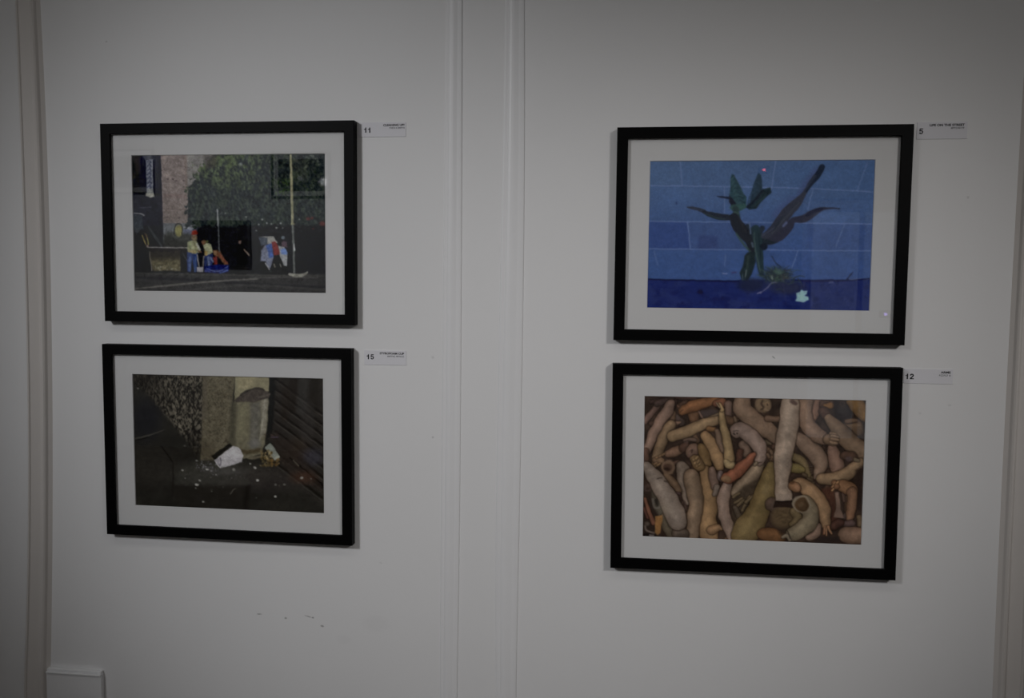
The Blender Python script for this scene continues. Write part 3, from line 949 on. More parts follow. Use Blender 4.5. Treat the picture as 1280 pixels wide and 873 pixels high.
    C.stroke([(876, 198, 9), (900, 160, 14), (935, 118, 17), (962, 72, 15)], (25, 31, 48), .98, 3)
    C.stroke([(866, 200, 6), (890, 160, 8), (920, 120, 8)], (46, 50, 72), .6, 5)
    C.stroke([(690, 430, 3), (760, 350, 4), (840, 262, 3)], (54, 58, 70), .7, 3)
    C.stroke([(700, 412, 3), (752, 336, 3)], (30, 36, 48), .7, 3)
    C.stroke([(640, 486, 10), (700, 462, 22), (750, 430, 24), (785, 390, 22), (806, 358, 16), (860, 350, 20), (905, 324, 21), (950, 300, 12), (1000, 292, 5), (1050, 295, 3)], (40, 40, 58), .98, 3)
    C.stroke([(880, 330, 9), (920, 308, 11), (960, 296, 6)], (25, 27, 50), .8, 4)
    C.blob(1054, 295, 5, 4, (22, 28, 48), .9, .4)
    C.stroke([(752, 388, 6), (768, 370, 7)], (72, 80, 122), .8, 4)
    C.stroke([(640, 440, 3), (700, 400, 2.5)], (58, 64, 84), .6, 3)
    C.poly([(616, 452), (660, 458), (722, 478), (680, 486), (640, 484)], (26, 34, 44), .95, 4)
    # stems
    C.stroke([(560, 390, 12), (585, 440, 18), (592, 500, 20)], (27, 34, 46), .95, 4)
    C.stroke([(640, 400, 14), (612, 450, 16), (600, 510, 16)], (30, 36, 50), .95, 4)
    C.stroke([(600, 396, 3), (588, 470, 3)], (64, 82, 112), .5, 3)
    C.stroke([(488, 340, 22), (508, 385, 32), (540, 425, 32), (570, 470, 22), (590, 530, 20)], (27, 30, 40), .98, 3)
    C.stroke([(500, 430, 5), (540, 486, 6), (574, 524, 5)], (46, 64, 62), .8, 3)
    C.stroke([(512, 340, 4), (552, 420, 5)], (38, 36, 46), .7, 4)
    C.stroke([(572, 372, 3), (577, 430, 4)], (80, 98, 138), .7, 2.5)
    C.stroke([(604, 405, 22), (612, 460, 24), (622, 530, 22), (628, 600, 18), (636, 648, 12)], (29, 44, 54), .98, 3)
    C.stroke([(596, 420, 3), (600, 500, 4), (616, 580, 4), (630, 636, 3)], (56, 74, 76), .7, 3)
    C.stroke([(620, 430, 3), (632, 560, 3)], (22, 30, 40), .8, 3)
    C.stroke([(584, 480, 5), (588, 500, 5)], (78, 94, 122), .6, 3)
    C.poly([(545, 545), (560, 530), (600, 530), (604, 580), (580, 650), (560, 684), (528, 684), (517, 640), (536, 600)], (27, 37, 44), 1, 4, .15)
    C.stroke([(566, 550, 4), (556, 620, 5), (545, 672, 4)], (46, 60, 58), .6, 3)
    C.stroke([(552, 626, 2.2), (546, 660, 2.2)], (110, 116, 132), .7, 2)
    C.stroke([(532, 650, 3), (534, 680, 3)], (68, 84, 96), .7, 3)
    C.blob(648, 500, 20, 20, (21, 26, 38), .97, .2)
    C.stroke([(425, 643, 2.6), (450, 644, 3)], (104, 112, 156), .8, 2.5)
    C.stroke([(476, 640, 4), (500, 638, 4)], (52, 42, 84), .7, 3)
    # the grass tuft at its foot
    C.blob(715, 655, 80, 46, (38, 47, 60), .85, .45)
    C.blob(580, 706, 70, 36, (28, 32, 56), .8, .4)
    C.blob(770, 720, 90, 34, (38, 40, 60), .7, .5)
    r = np.random.default_rng(77)
    for k in range(90):
        a = r.uniform(-2.9, 0.6)
        L = r.uniform(30, 90)
        x0, y0 = 715 + r.normal(0, 30), 665 + r.normal(0, 18)
        x1, y1 = x0 + L * math.cos(a), y0 + L * .62 * math.sin(a)
        col = [(46, 62, 60), (32, 40, 48), (54, 54, 58), (60, 78, 70), (26, 30, 46)][k % 5]
        C.stroke([(x0, y0, 2.2), ((x0 + x1) / 2, (y0 + y1) / 2 - 8, 2), (x1, y1, 1)], col, .65, 1.8)
    C.blob(726, 634, 24, 15, (62, 86, 80), .6, .6)
    C.stroke([(800, 690, 8), (812, 668, 4), (838, 655, 3), (866, 662, 2)], (38, 48, 62), .9, 3)
    C.stroke([(830, 672, 4), (850, 700, 2)], (40, 48, 56), .8, 3)
    C.stroke([(690, 550, 2), (712, 586, 3), (735, 605, 4)], (34, 42, 62), .9, 3)
    C.stroke([(690, 660, 4), (692, 672, 4)], (104, 112, 116), .7, 3)
    C.stroke([(612, 752, 2.5), (632, 742, 4), (628, 748, 3)], (100, 98, 132), .85, 2.5)
    C.stroke([(640, 738, 2.5), (668, 716, 4), (690, 694, 3), (715, 690, 2)], (84, 84, 118), .8, 2.5)
    C.stroke([(748, 660, 1.6), (762, 790, 1.6)], (66, 62, 100), .4, 2)
    C.stroke([(1092, 674, 4), (1108, 654, 3.4), (1126, 634, 2)], (26, 32, 66), .95, 2.5)
    C.stroke([(1112, 644, 2), (1118, 650, 2)], (24, 30, 64), .9, 2.5)
    C.stroke([(1000, 690, 5), (1016, 690, 5)], (68, 72, 118), .6, 4)
    C.stroke([(1106, 676, 2.5), (1170, 670, 2.5)], (82, 88, 128), .6, 3)
    # paper scrap
    C.poly([(814, 790), (822, 774), (820, 748), (838, 742), (848, 730), (862, 736), (880, 734), (876, 754), (866, 762), (886, 768), (888, 784), (872, 792), (856, 800), (838, 794)], (110, 142, 160), 1, 3, .08)
    C.poly([(826, 766), (850, 752), (862, 770), (846, 786)], (122, 156, 160), .6, 6)
    C.im *= (1 + .12 * (tiny - .5) + .10 * (med - .5))[..., None]
    return C


def paint_arms():
    C = Canvas([(806.01, 496.36), (1081.96, 501.86), (1076.46, 682.27), (803.26, 671.62)], (800, 490), 4.3655, seed=41, wob=6.5, cell=46)
    bg = C.noise(40, 40, octv=3)
    C.put(np.ones_like(C.X), (38, 30, 27))
    C.im *= (.6 + .9 * bg)[..., None]
    L, S, B = C.limb, C.stroke, C.blob

    def mottled(n, box, cols, rmin=8, rmax=20):
        for k in range(n):
            x, y = C.rng.uniform(box[0], box[2]), C.rng.uniform(box[1], box[3])
            a = C.rng.uniform(0, 3.1)
            r = C.rng.uniform(rmin, rmax)
            l = r * C.rng.uniform(.6, 2.4)
            L([(x - l * math.cos(a), y - l * math.sin(a), r * .8), (x + l * math.cos(a), y + l * math.sin(a), r)], cols[k % len(cols)], 5, .5)
    brown = [(62, 48, 42), (56, 44, 40), (70, 56, 46), (58, 50, 50)]
    mottled(80, (30, 40, 1220, 820), brown)
    # --- upper left
    L([(60, 60, 10), (120, 52, 10)], (54, 42, 42))
    L([(20, 170, 14), (55, 130, 17), (98, 82, 16)], (84, 68, 66))
    L([(95, 70, 16), (140, 52, 14)], (58, 48, 48))
    L([(290, 120, 30), (296, 160, 26), (300, 190, 20)], (80, 60, 46))
    C.poly([(316, 108), (340, 150), (430, 140), (430, 112), (380, 100)], (50, 44, 46), 1, 3)
    L([(318, 108, 5), (346, 152, 6)], (84, 70, 66), 4)
    L([(360, 152, 10), (430, 128, 12)], (78, 70, 60), 5)
    L([(180, 90, 8), (190, 60, 12)], (52, 40, 40))
    L([(200, 30, 14), (300, 36, 16)], (60, 44, 42))
    L([(240, 104, 27), (292, 82, 30), (350, 62, 26), (400, 52, 22), (450, 52, 18)], (98, 68, 46))
    L([(420, 70, 22), (450, 60, 22)], (82, 54, 42))
    B(214, 82, 13, 16, (62, 46, 38), .9, .35)
    L([(205, 75, 4), (216, 84, 5)], (96, 74, 60), 3)
    S([(222, 112, 3), (238, 100, 3)], (46, 32, 24), .7)
    L([(160, 174, 10), (190, 176, 12), (222, 172, 4)], (90, 74, 66), 6)
    L([(166, 70, 22), (150, 110, 27), (112, 160, 28), (74, 230, 27), (42, 310, 22), (28, 360, 18)], (97, 82, 77), 8)
    L([(170, 184, 24), (138, 228, 26), (112, 290, 28), (90, 360, 26), (78, 400, 16)], (90, 77, 62), 8)
    L([(34, 330, 16), (32, 380, 14)], (72, 54, 48), 5)
    # --- olive arm, small dolls' arms in the middle left
    L([(150, 345, 18), (186, 330, 26), (222, 316, 22)], (88, 70, 60))
    L([(232, 310, 22), (250, 300, 20)], (66, 50, 44))
    B(250, 276, 16, 10, (70, 58, 58), .9, .4)
    L([(240, 268, 9), (262, 262, 9), (288, 266, 10), (300, 270, 8)], (78, 66, 62), 5)
    L([(282, 332, 33), (292, 318, 30)], (94, 77, 70), 7)
    S([(272, 330, 2), (284, 322, 2), (282, 336, 3)], (36, 26, 24), .9)
    L([(78, 378, 14), (100, 372, 16), (116, 380, 14)], (88, 72, 58), 5)
    for (x, y) in ((92, 360), (110, 352), (126, 346), (84, 392), (102, 398)):
        L([(x - 7, y + 4, 6), (x + 7, y - 3, 6.5)], (96, 78, 60), 3)
    # --- forearm across the top
    L([(176, 246, 30), (198, 238, 30), (250, 222, 30), (310, 196, 29), (370, 172, 27), (430, 158, 24)], (105, 91, 72), 8)
    B(172, 250, 20, 24, (98, 84, 64), .45, .6)
    # --- thick arm below it
    L([(376, 208, 14), (410, 210, 12)], (88, 66, 44), 5)
    L([(358, 246, 26), (388, 286, 34), (412, 340, 34), (430, 385, 30), (438, 412, 22)], (104, 86, 64), 8)
    L([(422, 220, 14), (438, 280, 16), (452, 320, 14)], (82, 70, 62), 6)
    # --- hand-ended arm with the long lower part
    L([(334, 308, 24), (350, 350, 30), (364, 400, 26)], (88, 72, 48), 7)
    L([(356, 440, 30), (372, 480, 44), (378, 560, 47), (372, 640, 46), (368, 700, 48), (374, 770, 50), (384, 790, 40)], (106, 87, 64), 8)
    L([(392, 760, 26), (426, 746, 16), (440, 752, 10)], (104, 84, 64), 5)
    L([(300, 372, 22), (318, 402, 30), (334, 418, 20)], (92, 76, 54), 7)
    for (x, y) in ((296, 372), (308, 364), (300, 388), (314, 382), (310, 404), (322, 396)):
        L([(x - 4, y + 5, 6), (x + 5, y - 4, 6)], (104, 88, 64), 2.5)
    L([(396, 430, 18), (404, 470, 24), (410, 520, 18)], (92, 78, 74), 7)
    L([(408, 560, 14), (420, 520, 14)], (86, 80, 78), 5)
    # --- greys at the lower left
    L([(226, 408, 24), (236, 430, 32), (232, 480, 26), (246, 560, 18), (258, 610, 12)], (88, 81, 77), 8)
    L([(282, 462, 36), (286, 500, 42), (300, 560, 40), (306, 620, 35), (294, 690, 36), (288, 760, 34), (284, 810, 34)], (96, 84, 73), 8)
    L([(148, 470, 24), (184, 500, 22), (208, 540, 16)], (82, 68, 56), 6)
    B(154, 415, 38, 38, (80, 65, 55), .97, .12)
    B(154, 415, 38, 38, (108, 90, 76), .35, .2, ring=.3)
    B(152, 416, 22, 19, (52, 38, 34), .85, .4)
    B(150, 424, 18, 8, (30, 22, 20), .8, .5)
    S([(132, 448, 4), (180, 446, 4)], (92, 76, 64), .6, 4)
    L([(190, 560, 8), (212, 560, 8)], (58, 46, 50), 4)
    S([(212, 640, 4), (246, 600, 5), (240, 680, 4)], (58, 46, 46), .8, 4)
    # corner litter
    C.poly([(16, 520), (110, 560), (120, 700), (60, 795), (14, 795)], (32, 26, 24), .95, 12)
    C.poly([(60, 540), (110, 560), (124, 650), (140, 740), (100, 690), (70, 620)], (54, 53, 48), .9, 8, .15)
    S([(68, 590, 5), (76, 634, 5), (106, 632, 5), (100, 592, 5)], (74, 74, 76), .7, 3)
    S([(84, 596, 8), (92, 622, 8)], (24, 22, 22), .9, 4)
    B(42, 530, 20, 20, (54, 44, 46), .9, .3, ring=.45)
    L([(30, 590, 9), (46, 650, 10), (70, 720, 11)], (84, 56, 46), 5)
    L([(24, 640, 6), (40, 690, 6)], (70, 44, 42), 4)
    L([(130, 690, 20), (150, 750, 26), (180, 790, 30)], (66, 62, 54), 6)
    L([(200, 780, 26), (240, 780, 28)], (68, 62, 58), 6)
    C.poly([(78, 684), (120, 680), (122, 700), (110, 776), (96, 786), (80, 770)], (104, 76, 44), 1, 3, .12)
    S([(24, 735, 4), (36, 762, 4), (76, 774, 4)], (86, 80, 80), .85, 3)
    B(36, 725, 12, 12, (72, 66, 64), .8, .5)
    C.poly([(16, 772), (90, 784), (90, 800), (16, 796)], (17, 15, 16), .95, 4)
    S([(50, 787, 4), (74, 788, 4)], (104, 102, 108), .85, 3)
    L([(28, 410, 20), (44, 420, 26), (76, 470, 40), (116, 530, 46), (158, 600, 50), (188, 670, 54), (206, 716, 44)], (99, 94, 93), 8, .66)
    S([(94, 482, 4), (110, 478, 4), (120, 478, 3)], (52, 46, 44), .9, 3)
    S([(136, 494, 4), (150, 500, 4)], (48, 42, 40), .9, 3)
    B(130, 640, 40, 34, (92, 90, 84), .3, .7)
    # --- centre: long pinkish arm, red arm, scarred arm
    L([(485, 70, 22), (482, 120, 18)], (82, 68, 64), 6)
    L([(470, 150, 20), (500, 160, 20)], (72, 56, 44), 6)
    L([(512, 140, 6), (530, 180, 7)], (86, 74, 62), 4)
    L([(560, 290, 22), (582, 335, 24)], (86, 74, 68), 6)
    L([(545, 330, 16), (540, 380, 16)], (62, 42, 36), 6)
    L([(680, 280, 14), (712, 286, 8)], (70, 62, 52), 5)
    L([(560, 50, 40), (560, 100, 46), (612, 150, 48), (672, 195, 46), (724, 234, 40), (752, 262, 28)], (98, 84, 74), 8)
    L([(700, 150, 18), (764, 152, 18)], (76, 62, 54), 5)
    B(672, 74, 46, 42, (88, 76, 62), 1, .12)
    B(672, 74, 46, 42, (44, 34, 28), .5, .2, ring=.12)
    S([(668, 52, 4), (662, 74, 5), (672, 92, 5), (660, 102, 4)], (42, 32, 28), .85, 3)
    S([(676, 96, 4), (700, 104, 4), (716, 84, 3)], (112, 98, 82), .6, 4)
    B(692, 72, 12, 14, (104, 88, 70), .8, .4)
    B(694, 76, 4, 6, (40, 30, 26), .9, .4)
    L([(655, 395, 24), (625, 440, 33), (576, 500, 36), (536, 545, 34), (522, 560, 22)], (96, 87, 77), 8)
    L([(532, 212, 38), (560, 212, 36), (610, 252, 40), (646, 300, 38), (660, 345, 32), (652, 378, 26)], (98, 88, 87), 8, .66)
    S([(625, 402, 3), (648, 388, 3), (664, 384, 2)], (38, 30, 28), .9, 2.4)
    L([(624, 398, 9), (634, 390, 9)], (82, 76, 66), 4)
    for (x, y, r) in ((510, 228, 5), (530, 228, 6), (516, 234, 4), (512, 214, 3), (528, 212, 3)):
        B(x, y, r, r * .8, (24, 20, 20), .9, .4)
    S([(508, 216, 2), (526, 210, 2), (542, 214, 2)], (50, 44, 44), .8, 2)
    S([(498, 236, 3), (494, 250, 3), (502, 256, 3)], (36, 32, 34), .8, 2)
    L([(440, 445, 12), (438, 470, 14), (450, 486, 12)], (78, 70, 74), 5)
    S([(432, 450, 3), (440, 470, 3), (446, 480, 3)], (114, 110, 116), .5, 2.5)
    L([(478, 508, 26), (462, 560, 32), (454, 630, 31), (466, 700, 30), (488, 760, 28), (506, 806, 22)], (100, 89, 86), 8, .66)
    L([(468, 474, 26), (488, 474, 30), (530, 440, 30), (574, 396, 26), (604, 362, 18), (620, 345, 10)], (106, 66, 52), 8)
    L([(462, 478, 18), (480, 482, 18)], (98, 78, 60), 0, .8)
    S([(506, 424, 2), (530, 460, 2)], (76, 46, 38), .4, 3)
    # long thin arm with a hand at the top
    L([(446, 104, 13), (449, 150, 17), (462, 215, 21), (478, 290, 25), (488, 360, 28), (490, 398, 26)], (108, 95, 71), 8)
    L([(470, 385, 14), (490, 408, 18), (508, 400, 12)], (112, 102, 78), 4)
    L([(446, 100, 12), (440, 78, 8), (432, 68, 4)], (112, 98, 72), 5)
    L([(434, 92, 5), (424, 78, 3.5), (418, 66, 3)], (106, 98, 84), 4)
    S([(416, 94, 6), (432, 98, 6)], (18, 12, 10), .9, 3)
    # fingers and the olive thigh
    C.poly([(500, 600), (560, 520), (660, 470), (690, 470), (650, 640), (560, 700), (505, 690)], (48, 42, 36), .95, 14, .2)
    for (a, b) in (((520, 610), (560, 590)), ((530, 630), (570, 600)), ((560, 650), (600, 580)), ((600, 640), (620, 570)), ((580, 610), (640, 560)), ((510, 580), (540, 560))):
        L([(a[0], a[1], 8), (b[0], b[1], 9)], (74, 66, 52), 4)
    L([(520, 640, 14), (545, 690, 16)], (60, 54, 48), 5)
    L([(740, 320, 12), (720, 380, 14)], (64, 52, 42), 5)
    for (x, y) in ((715, 330), (740, 330), (700, 350), (760, 310)):
        L([(x, y, 9), (x + 6, y + 14, 8)], (70, 58, 48), 4)
    L([(714, 410, 22), (704, 470, 44), (688, 540, 52), (664, 620, 56), (620, 710, 66), (590, 756, 74), (560, 790, 56)], (86, 76, 50), 8, .62)
    B(575, 740, 60, 52, (92, 84, 60), .35, .7)
    B(690, 540, 16, 30, (104, 96, 72), .35, .8)
    L([(680, 780, 34), (730, 790, 40), (770, 800, 24)], (82, 58, 38), 6)
    # big white leg and its neighbours
    C.poly([(770, 590), (900, 590), (880, 700), (770, 790), (720, 700)], (40, 32, 28), .9, 12)
    L([(720, 620, 36), (752, 640, 30)], (66, 56, 52), 6)
    B(790, 688, 70, 62, (66, 56, 42), .95, .25)
    for k in range(26):
        x, y = C.rng.uniform(735, 850), C.rng.uniform(640, 740)
        S([(x, y, 3), (x + 20, y + C.rng.uniform(-10, 10), 3)], [(84, 74, 52), (52, 44, 32), (76, 66, 48)][k % 3], .6, 3)
    L([(840, 660, 20), (862, 690, 22), (830, 730, 18)], (76, 68, 50), 6)
    L([(838, 356, 20), (884, 380, 22), (912, 430, 18), (926, 476, 14)], (78, 70, 50), 6)
    L([(826, 416, 24), (862, 424, 24), (890, 432, 14)], (86, 80, 50), 6)
    for k in range(7):
        S([(905 + k * 5, 380 + k * 12, 2.2), (940 + k * 2, 372 + k * 12, 2)], (66, 58, 54), .7, 2)
    for (x, y) in ((900, 455), (930, 480), (950, 470), (905, 485), (940, 500)):
        L([(x - 8, y, 9), (x + 8, y + 6, 9)], (62, 54, 44), 4)
    L([(866, 258, 32), (910, 296, 42), (964, 346, 46), (988, 396, 38), (976, 440, 24), (962, 470, 12)], (88, 76, 69), 8)
    L([(968, 40, 24), (958, 110, 24), (944, 160, 10)], (92, 72, 64), 6)
    L([(908, 40, 38), (902, 110, 36), (908, 170, 40), (950, 226, 40), (988, 250, 34), (1008, 262, 28)], (98, 83, 75), 8)
    S([(908, 96, 4), (906, 150, 4)], (126, 110, 98), .5, 4)
    L([(822, 60, 46), (816, 110, 50), (816, 170, 50), (800, 250, 50), (786, 330, 49), (778, 420, 42), (774, 490, 34), (780, 540, 40), (784, 574, 46)], (108, 101, 97), 8, .70)
    C.poly([(732, 598), (838, 602), (838, 640), (730, 636)], (30, 23, 21), 1, 3)
    C.poly([(740, 560), (822, 560), (834, 594), (736, 598)], (104, 97, 94), .9, 4)
    S([(736, 600, 3), (836, 604, 3)], (12, 9, 9), .95, 2.4)
    B(840, 62, 22, 14, (62, 50, 50), .9, .4, .5)
    S([(828, 76, 4), (846, 86, 4), (864, 74, 3)], (114, 104, 98), .7, 4)
    # --- right side
    L([(1000, 70, 22), (1050, 66, 18)], (64, 50, 44), 6)
    L([(1012, 80, 14), (1042, 76, 18)], (94, 70, 44), 5)
    C.poly([(1056, 46), (1160, 46), (1160, 150), (1080, 160), (1056, 100)], (32, 26, 28), .95, 14)
    B(1112, 100, 30, 30, (42, 40, 42), .8, .6)
    B(1108, 68, 16, 18, (58, 46, 44), .9, .3, ring=.4)
    L([(1170, 50, 40), (1200, 96, 38), (1222, 140, 24)], (92, 72, 46), 7)
    B(1160, 200, 60, 46, (76, 62, 50), .95, .2)
    B(1152, 164, 40, 17, (44, 34, 32), .95, .25)
    B(1152, 160, 36, 13, (86, 70, 58), .95, .25)
    S([(1110, 184, 5), (1150, 190, 6), (1200, 184, 5)], (96, 80, 64), .7, 5)
    L([(1004, 110, 26), (1030, 150, 26)], (60, 46, 42), 6)
    L([(1030, 150, 24), (1074, 200, 40), (1124, 256, 44), (1180, 300, 44), (1240, 330, 44)], (92, 79, 68), 8)
    L([(1052, 310, 24), (1066, 360, 38), (1076, 406, 38), (1076, 428, 28)], (92, 75, 69), 7)
    B(1076, 370, 14, 22, (108, 88, 80), .4, .8)
    L([(1026, 262, 26), (1050, 264, 32)], (92, 78, 66), 6)
    for (x, y, x2, y2) in ((1040, 232, 1070, 238), (1046, 246, 1082, 252), (1046, 262, 1084, 268), (1042, 278, 1076, 284)):
        L([(x, y, 8), (x2, y2, 7)], (98, 84, 72), 3)
    L([(1120, 350, 24), (1160, 360, 26)], (60, 46, 40), 6)
    B(1140, 372, 16, 16, (58, 50, 54), .9, .4)
    L([(1100, 520, 10), (1150, 520, 10)], (64, 48, 44), 5)
    L([(992, 478, 28), (1050, 478, 33), (1110, 462, 33), (1160, 430, 30), (1190, 396, 26), (1204, 384, 20)], (97, 83, 67), 8)
    L([(1176, 372, 10), (1192, 374, 10)], (78, 72, 62), 4)
    C.poly([(990, 530), (1060, 520), (1080, 690), (1110, 720), (1060, 750), (1030, 690), (1010, 600)], (54, 34, 27), .95, 10, .15)
    C.poly([(1180, 430), (1224, 400), (1212, 660), (1180, 640)], (30, 23, 22), .9, 10)
    C.poly([(1068, 556), (1084, 552), (1092, 620), (1112, 690), (1062, 690), (1072, 640)], (88, 74, 69), 1, 3)
    L([(1108, 560, 10), (1112, 600, 8)], (62, 50, 46), 5)
    L([(1082, 510, 24), (1124, 524, 36), (1156, 540, 36)], (98, 74, 55), 7)
    L([(1160, 550, 28), (1158, 600, 28), (1150, 660, 24), (1146, 700, 18)], (92, 70, 56), 7)
    L([(1064, 500, 16), (1074, 522, 16)], (88, 64, 48), 5)
    for (x, y) in ((1056, 520), (1066, 500), (1056, 540), (1080, 496)):
        L([(x - 4, y + 5, 5.5), (x + 4, y - 5, 5.5)], (104, 80, 58), 3)
    L([(856, 500, 20), (880, 506, 32), (926, 546, 42), (972, 594, 44), (1004, 650, 38), (1014, 704, 28), (1016, 738, 20)], (106, 87, 67), 8)
    S([(900, 500, 4), (960, 560, 5), (984, 600, 4)], (124, 104, 84), .4, 5)
    L([(834, 520, 22), (852, 526, 24)], (96, 72, 54), 6)
    B(858, 524, 12, 14, (116, 90, 72), .7, .5)
    B(832, 504, 12, 10, (60, 42, 30), .8, .5)
    for (p0, p1) in (((1014, 742), (1006, 782)), ((1022, 746), (1020, 790)), ((1028, 742), (1050, 780))):
        L([(p0[0], p0[1], 7), ((p0[0] + p1[0]) / 2, (p0[1] + p1[1]) / 2, 5.5), (p1[0], p1[1], 4)], (110, 84, 64), 4)
    S([(1004, 760, 4), (1000, 782, 4)], (70, 40, 32), .6, 4)
    L([(1126, 730, 20), (1160, 726, 18)], (60, 50, 52), 5)
    L([(1196, 690, 16), (1206, 730, 16)], (72, 62, 50), 5)
    L([(1060, 740, 20), (1090, 720, 22)], (56, 38, 34), 6)
    L([(1122, 786, 38), (1170, 790, 42), (1230, 792, 42)], (86, 71, 63), 7)
    C.poly([(980, 796), (1090, 800), (1090, 830), (940, 830)], (30, 25, 25), .95, 8)
    L([(966, 740, 24), (960, 780, 22), (920, 800, 16)], (92, 78, 72), 6)
    L([(905, 620, 44), (930, 664, 42), (926, 712, 44), (890, 746, 42), (850, 776, 38), (830, 786, 34)], (92, 88, 76), 8)
    L([(776, 800, 8), (800, 792, 12), (820, 812, 10)], (92, 88, 80), 4)
    S([(806, 762, 2.5), (822, 806, 2.5)], (24, 20, 18), .8, 2)
    B(882, 617, 50, 45, (98, 94, 86), 1, .08, .5)
    B(884, 620, 40, 37, (60, 46, 32), 1, .14, .5)
    B(880, 618, 16, 14, (74, 62, 48), .8, .5)
    S([(900, 600, 5), (916, 622, 6), (902, 648, 5)], (46, 36, 24), .7, 4)
    S([(880, 646, 3), (894, 650, 3)], (44, 36, 28), .8, 3)
    C.im *= (.80 + .40 * C.noise(90, 80, octv=3, seed=55))[..., None]
    C.dots(160, (30, 45, 1220, 820), 1.5, 3.5, (52, 42, 36), .4, 10)
    tiny = C.noise(8, 8, octv=2)
    C.im *= (1 + .10 * (tiny - .5))[..., None]
    return C


# how bright white paper reads at each print in the tracing (middle, change across, change down) and the glass veil over it:
# the tracing is divided by this, so the ink holds the picture alone and the room's own light falls on it
GAIN = {'street': (.318, .022, .010), 'cup': (.304, .038, -.022), 'weed': (.310, -.045, .030), 'arms': (.316, -.034, -.020)}
HAZE = {'street': .0130, 'cup': .0030, 'weed': .0072, 'arms': .0024}
FINISH = {'street': (.76, 1.0, 1, .05), 'cup': (.86, .98, 1, .05), 'weed': (.82, .97, 1, .03, (1.0, 1.02, .97)), 'arms': (.78, .95, 1, .035, (1.05, .985, .90))}


# ------------------------------------------------------------------ framed pictures
FW, FH, LIP, DEP = 0.530, 0.3996, 0.0208, 0.020


def frame_mesh(bm, w, h, prof):
    """a mitred moulding: prof = (distance in from the outer edge, depth off the wall)"""
    rings = []
    for sx, sz in ((-1, 1), (1, 1), (1, -1), (-1, -1)):
        rings.append([bm.verts.new((sx * (w / 2 - a), -d, sz * (h / 2 - a))) for a, d in prof])
    k = len(prof)
    for c in range(4):
        A, B = rings[c], rings[(c + 1) % 4]
        for j in range(k):
            bm.faces.new((A[j], A[(j + 1) % k], B[(j + 1) % k], B[j]))


def print_mesh(name, w, h, y, canvas, gain, haze):
    cw, ch = canvas.w, canvas.h
    col = canvas.ink(gain, haze)
    u, v = np.meshgrid(np.linspace(-w / 2, w / 2, cw), np.linspace(h / 2, -h / 2, ch))
    co = np.stack([u, np.full_like(u, y), v], -1).reshape(-1, 3).astype(np.float32)
    idx = np.arange(cw * ch).reshape(ch, cw)
    quads = np.stack([idx[:-1, :-1], idx[1:, :-1], idx[1:, 1:], idx[:-1, 1:]], -1).reshape(-1, 4)
    me = bpy.data.meshes.new(name)
    me.vertices.add(len(co))
    me.vertices.foreach_set('co', co.ravel())
    me.loops.add(quads.size)
    me.loops.foreach_set('vertex_index', quads.ravel().astype(np.int32))
    me.polygons.add(len(quads))
    me.polygons.foreach_set('loop_start', np.arange(0, quads.size, 4, dtype=np.int32))
    me.update(calc_edges=True)
    at = me.color_attributes.new('ink', 'FLOAT_COLOR', 'POINT')
    rgba = np.ones((cw * ch, 4), np.float32)
    rgba[:, :3] = col.reshape(-1, 3)
    at.data.foreach_set('color', rgba.ravel())
    me.materials.append(M_PRINT)
    me.validate()
    return me


def framed_picture(label, x, z, roll, pw, ph, me_print, group, rotz=0.0, y=0.0):
    t = thing('framed_picture', label, 'picture', (x, y, z), group)
    t.rotation_euler = (0, roll, rotz)
    bv = 0.0011
    prof = [(0, .0005), (0, DEP - bv), (bv * .35, DEP - bv * .3), (bv, DEP), (LIP - bv * .8, DEP), (LIP - bv * .2, DEP - bv * .25), (LIP, DEP - bv),
            (LIP, .0150), (LIP - .006, .0150), (LIP - .006, .0005)]
    bm = bmesh.new()
    frame_mesh(bm, FW, FH, prof)
    link_mesh('frame', bm, M_FRAME, t)
    # mount board with a bevelled window
    bm = bmesh.new()
    mw, mh = FW - 2 * LIP + .010, FH - 2 * LIP + .010
    rings = []
    for (a, b, d) in ((mw, mh, .0102), (mw, mh, .0120), (pw + .0016, ph + .0016, .0120), (pw, ph, .0106), (pw, ph, .0102)):
        rings.append([bm.verts.new((sx * a / 2, -d, sz * b / 2)) for sx, sz in ((-1, 1), (1, 1), (1, -1), (-1, -1))])
    for i in range(5):
        A, B = rings[i], rings[(i + 1) % 5]
        for c in range(4):
            bm.faces.new((A[c], A[(c + 1) % 4], B[(c + 1) % 4], B[c]))
    link_mesh('mount_board', bm, M_MAT, t)
    p = bpy.data.objects.new('photographic_print', me_print)
    COL.objects.link(p)
    p.parent = t
    bm = bmesh.new()
    add_box(bm, -mw / 2, mw / 2, -.0148, -.0130, -mh / 2, mh / 2)
    link_mesh('glass', bm, M_GLASS, t)
    bm = bmesh.new()
    add_box(bm, -mw / 2, mw / 2, -.0094, -.0030, -mh / 2, mh / 2)
    link_mesh('backing_board', bm, M_BACK, t)
    return t


PICS = [('street', paint_street, -0.61852, 0.1667, 0.00181, .40526, .27359, 'black framed photograph of street workers clearing rubbish, above the cup picture'),
        ('cup', paint_cup, -0.62722, -0.28012, 0.00074, .40722, .27514, 'black framed photograph of a dropped white cup beside a stone column'),
        ('weed', paint_weed, 0.42004, 0.14478, 0.00273, .40422, .27485, 'black framed photograph of a green weed against a blue block wall'),
        ('arms', paint_arms, 0.41982, -0.29825, -0.00444, .40603, .27375, 'black framed photograph of piled doll arms and legs')]
MESHES = {}
for key, fn, x, z, roll, pw, ph, lab in PICS:
    me = print_mesh('photographic_print', pw - .0004, ph - .0004, -.01045, fn().finish(*FINISH[key]), GAIN[key], HAZE[key])
    MESHES[key] = (me, pw, ph)
    framed_picture(lab, x, z + Z0, roll, pw, ph, me, 'four framed photographs on the white wall')


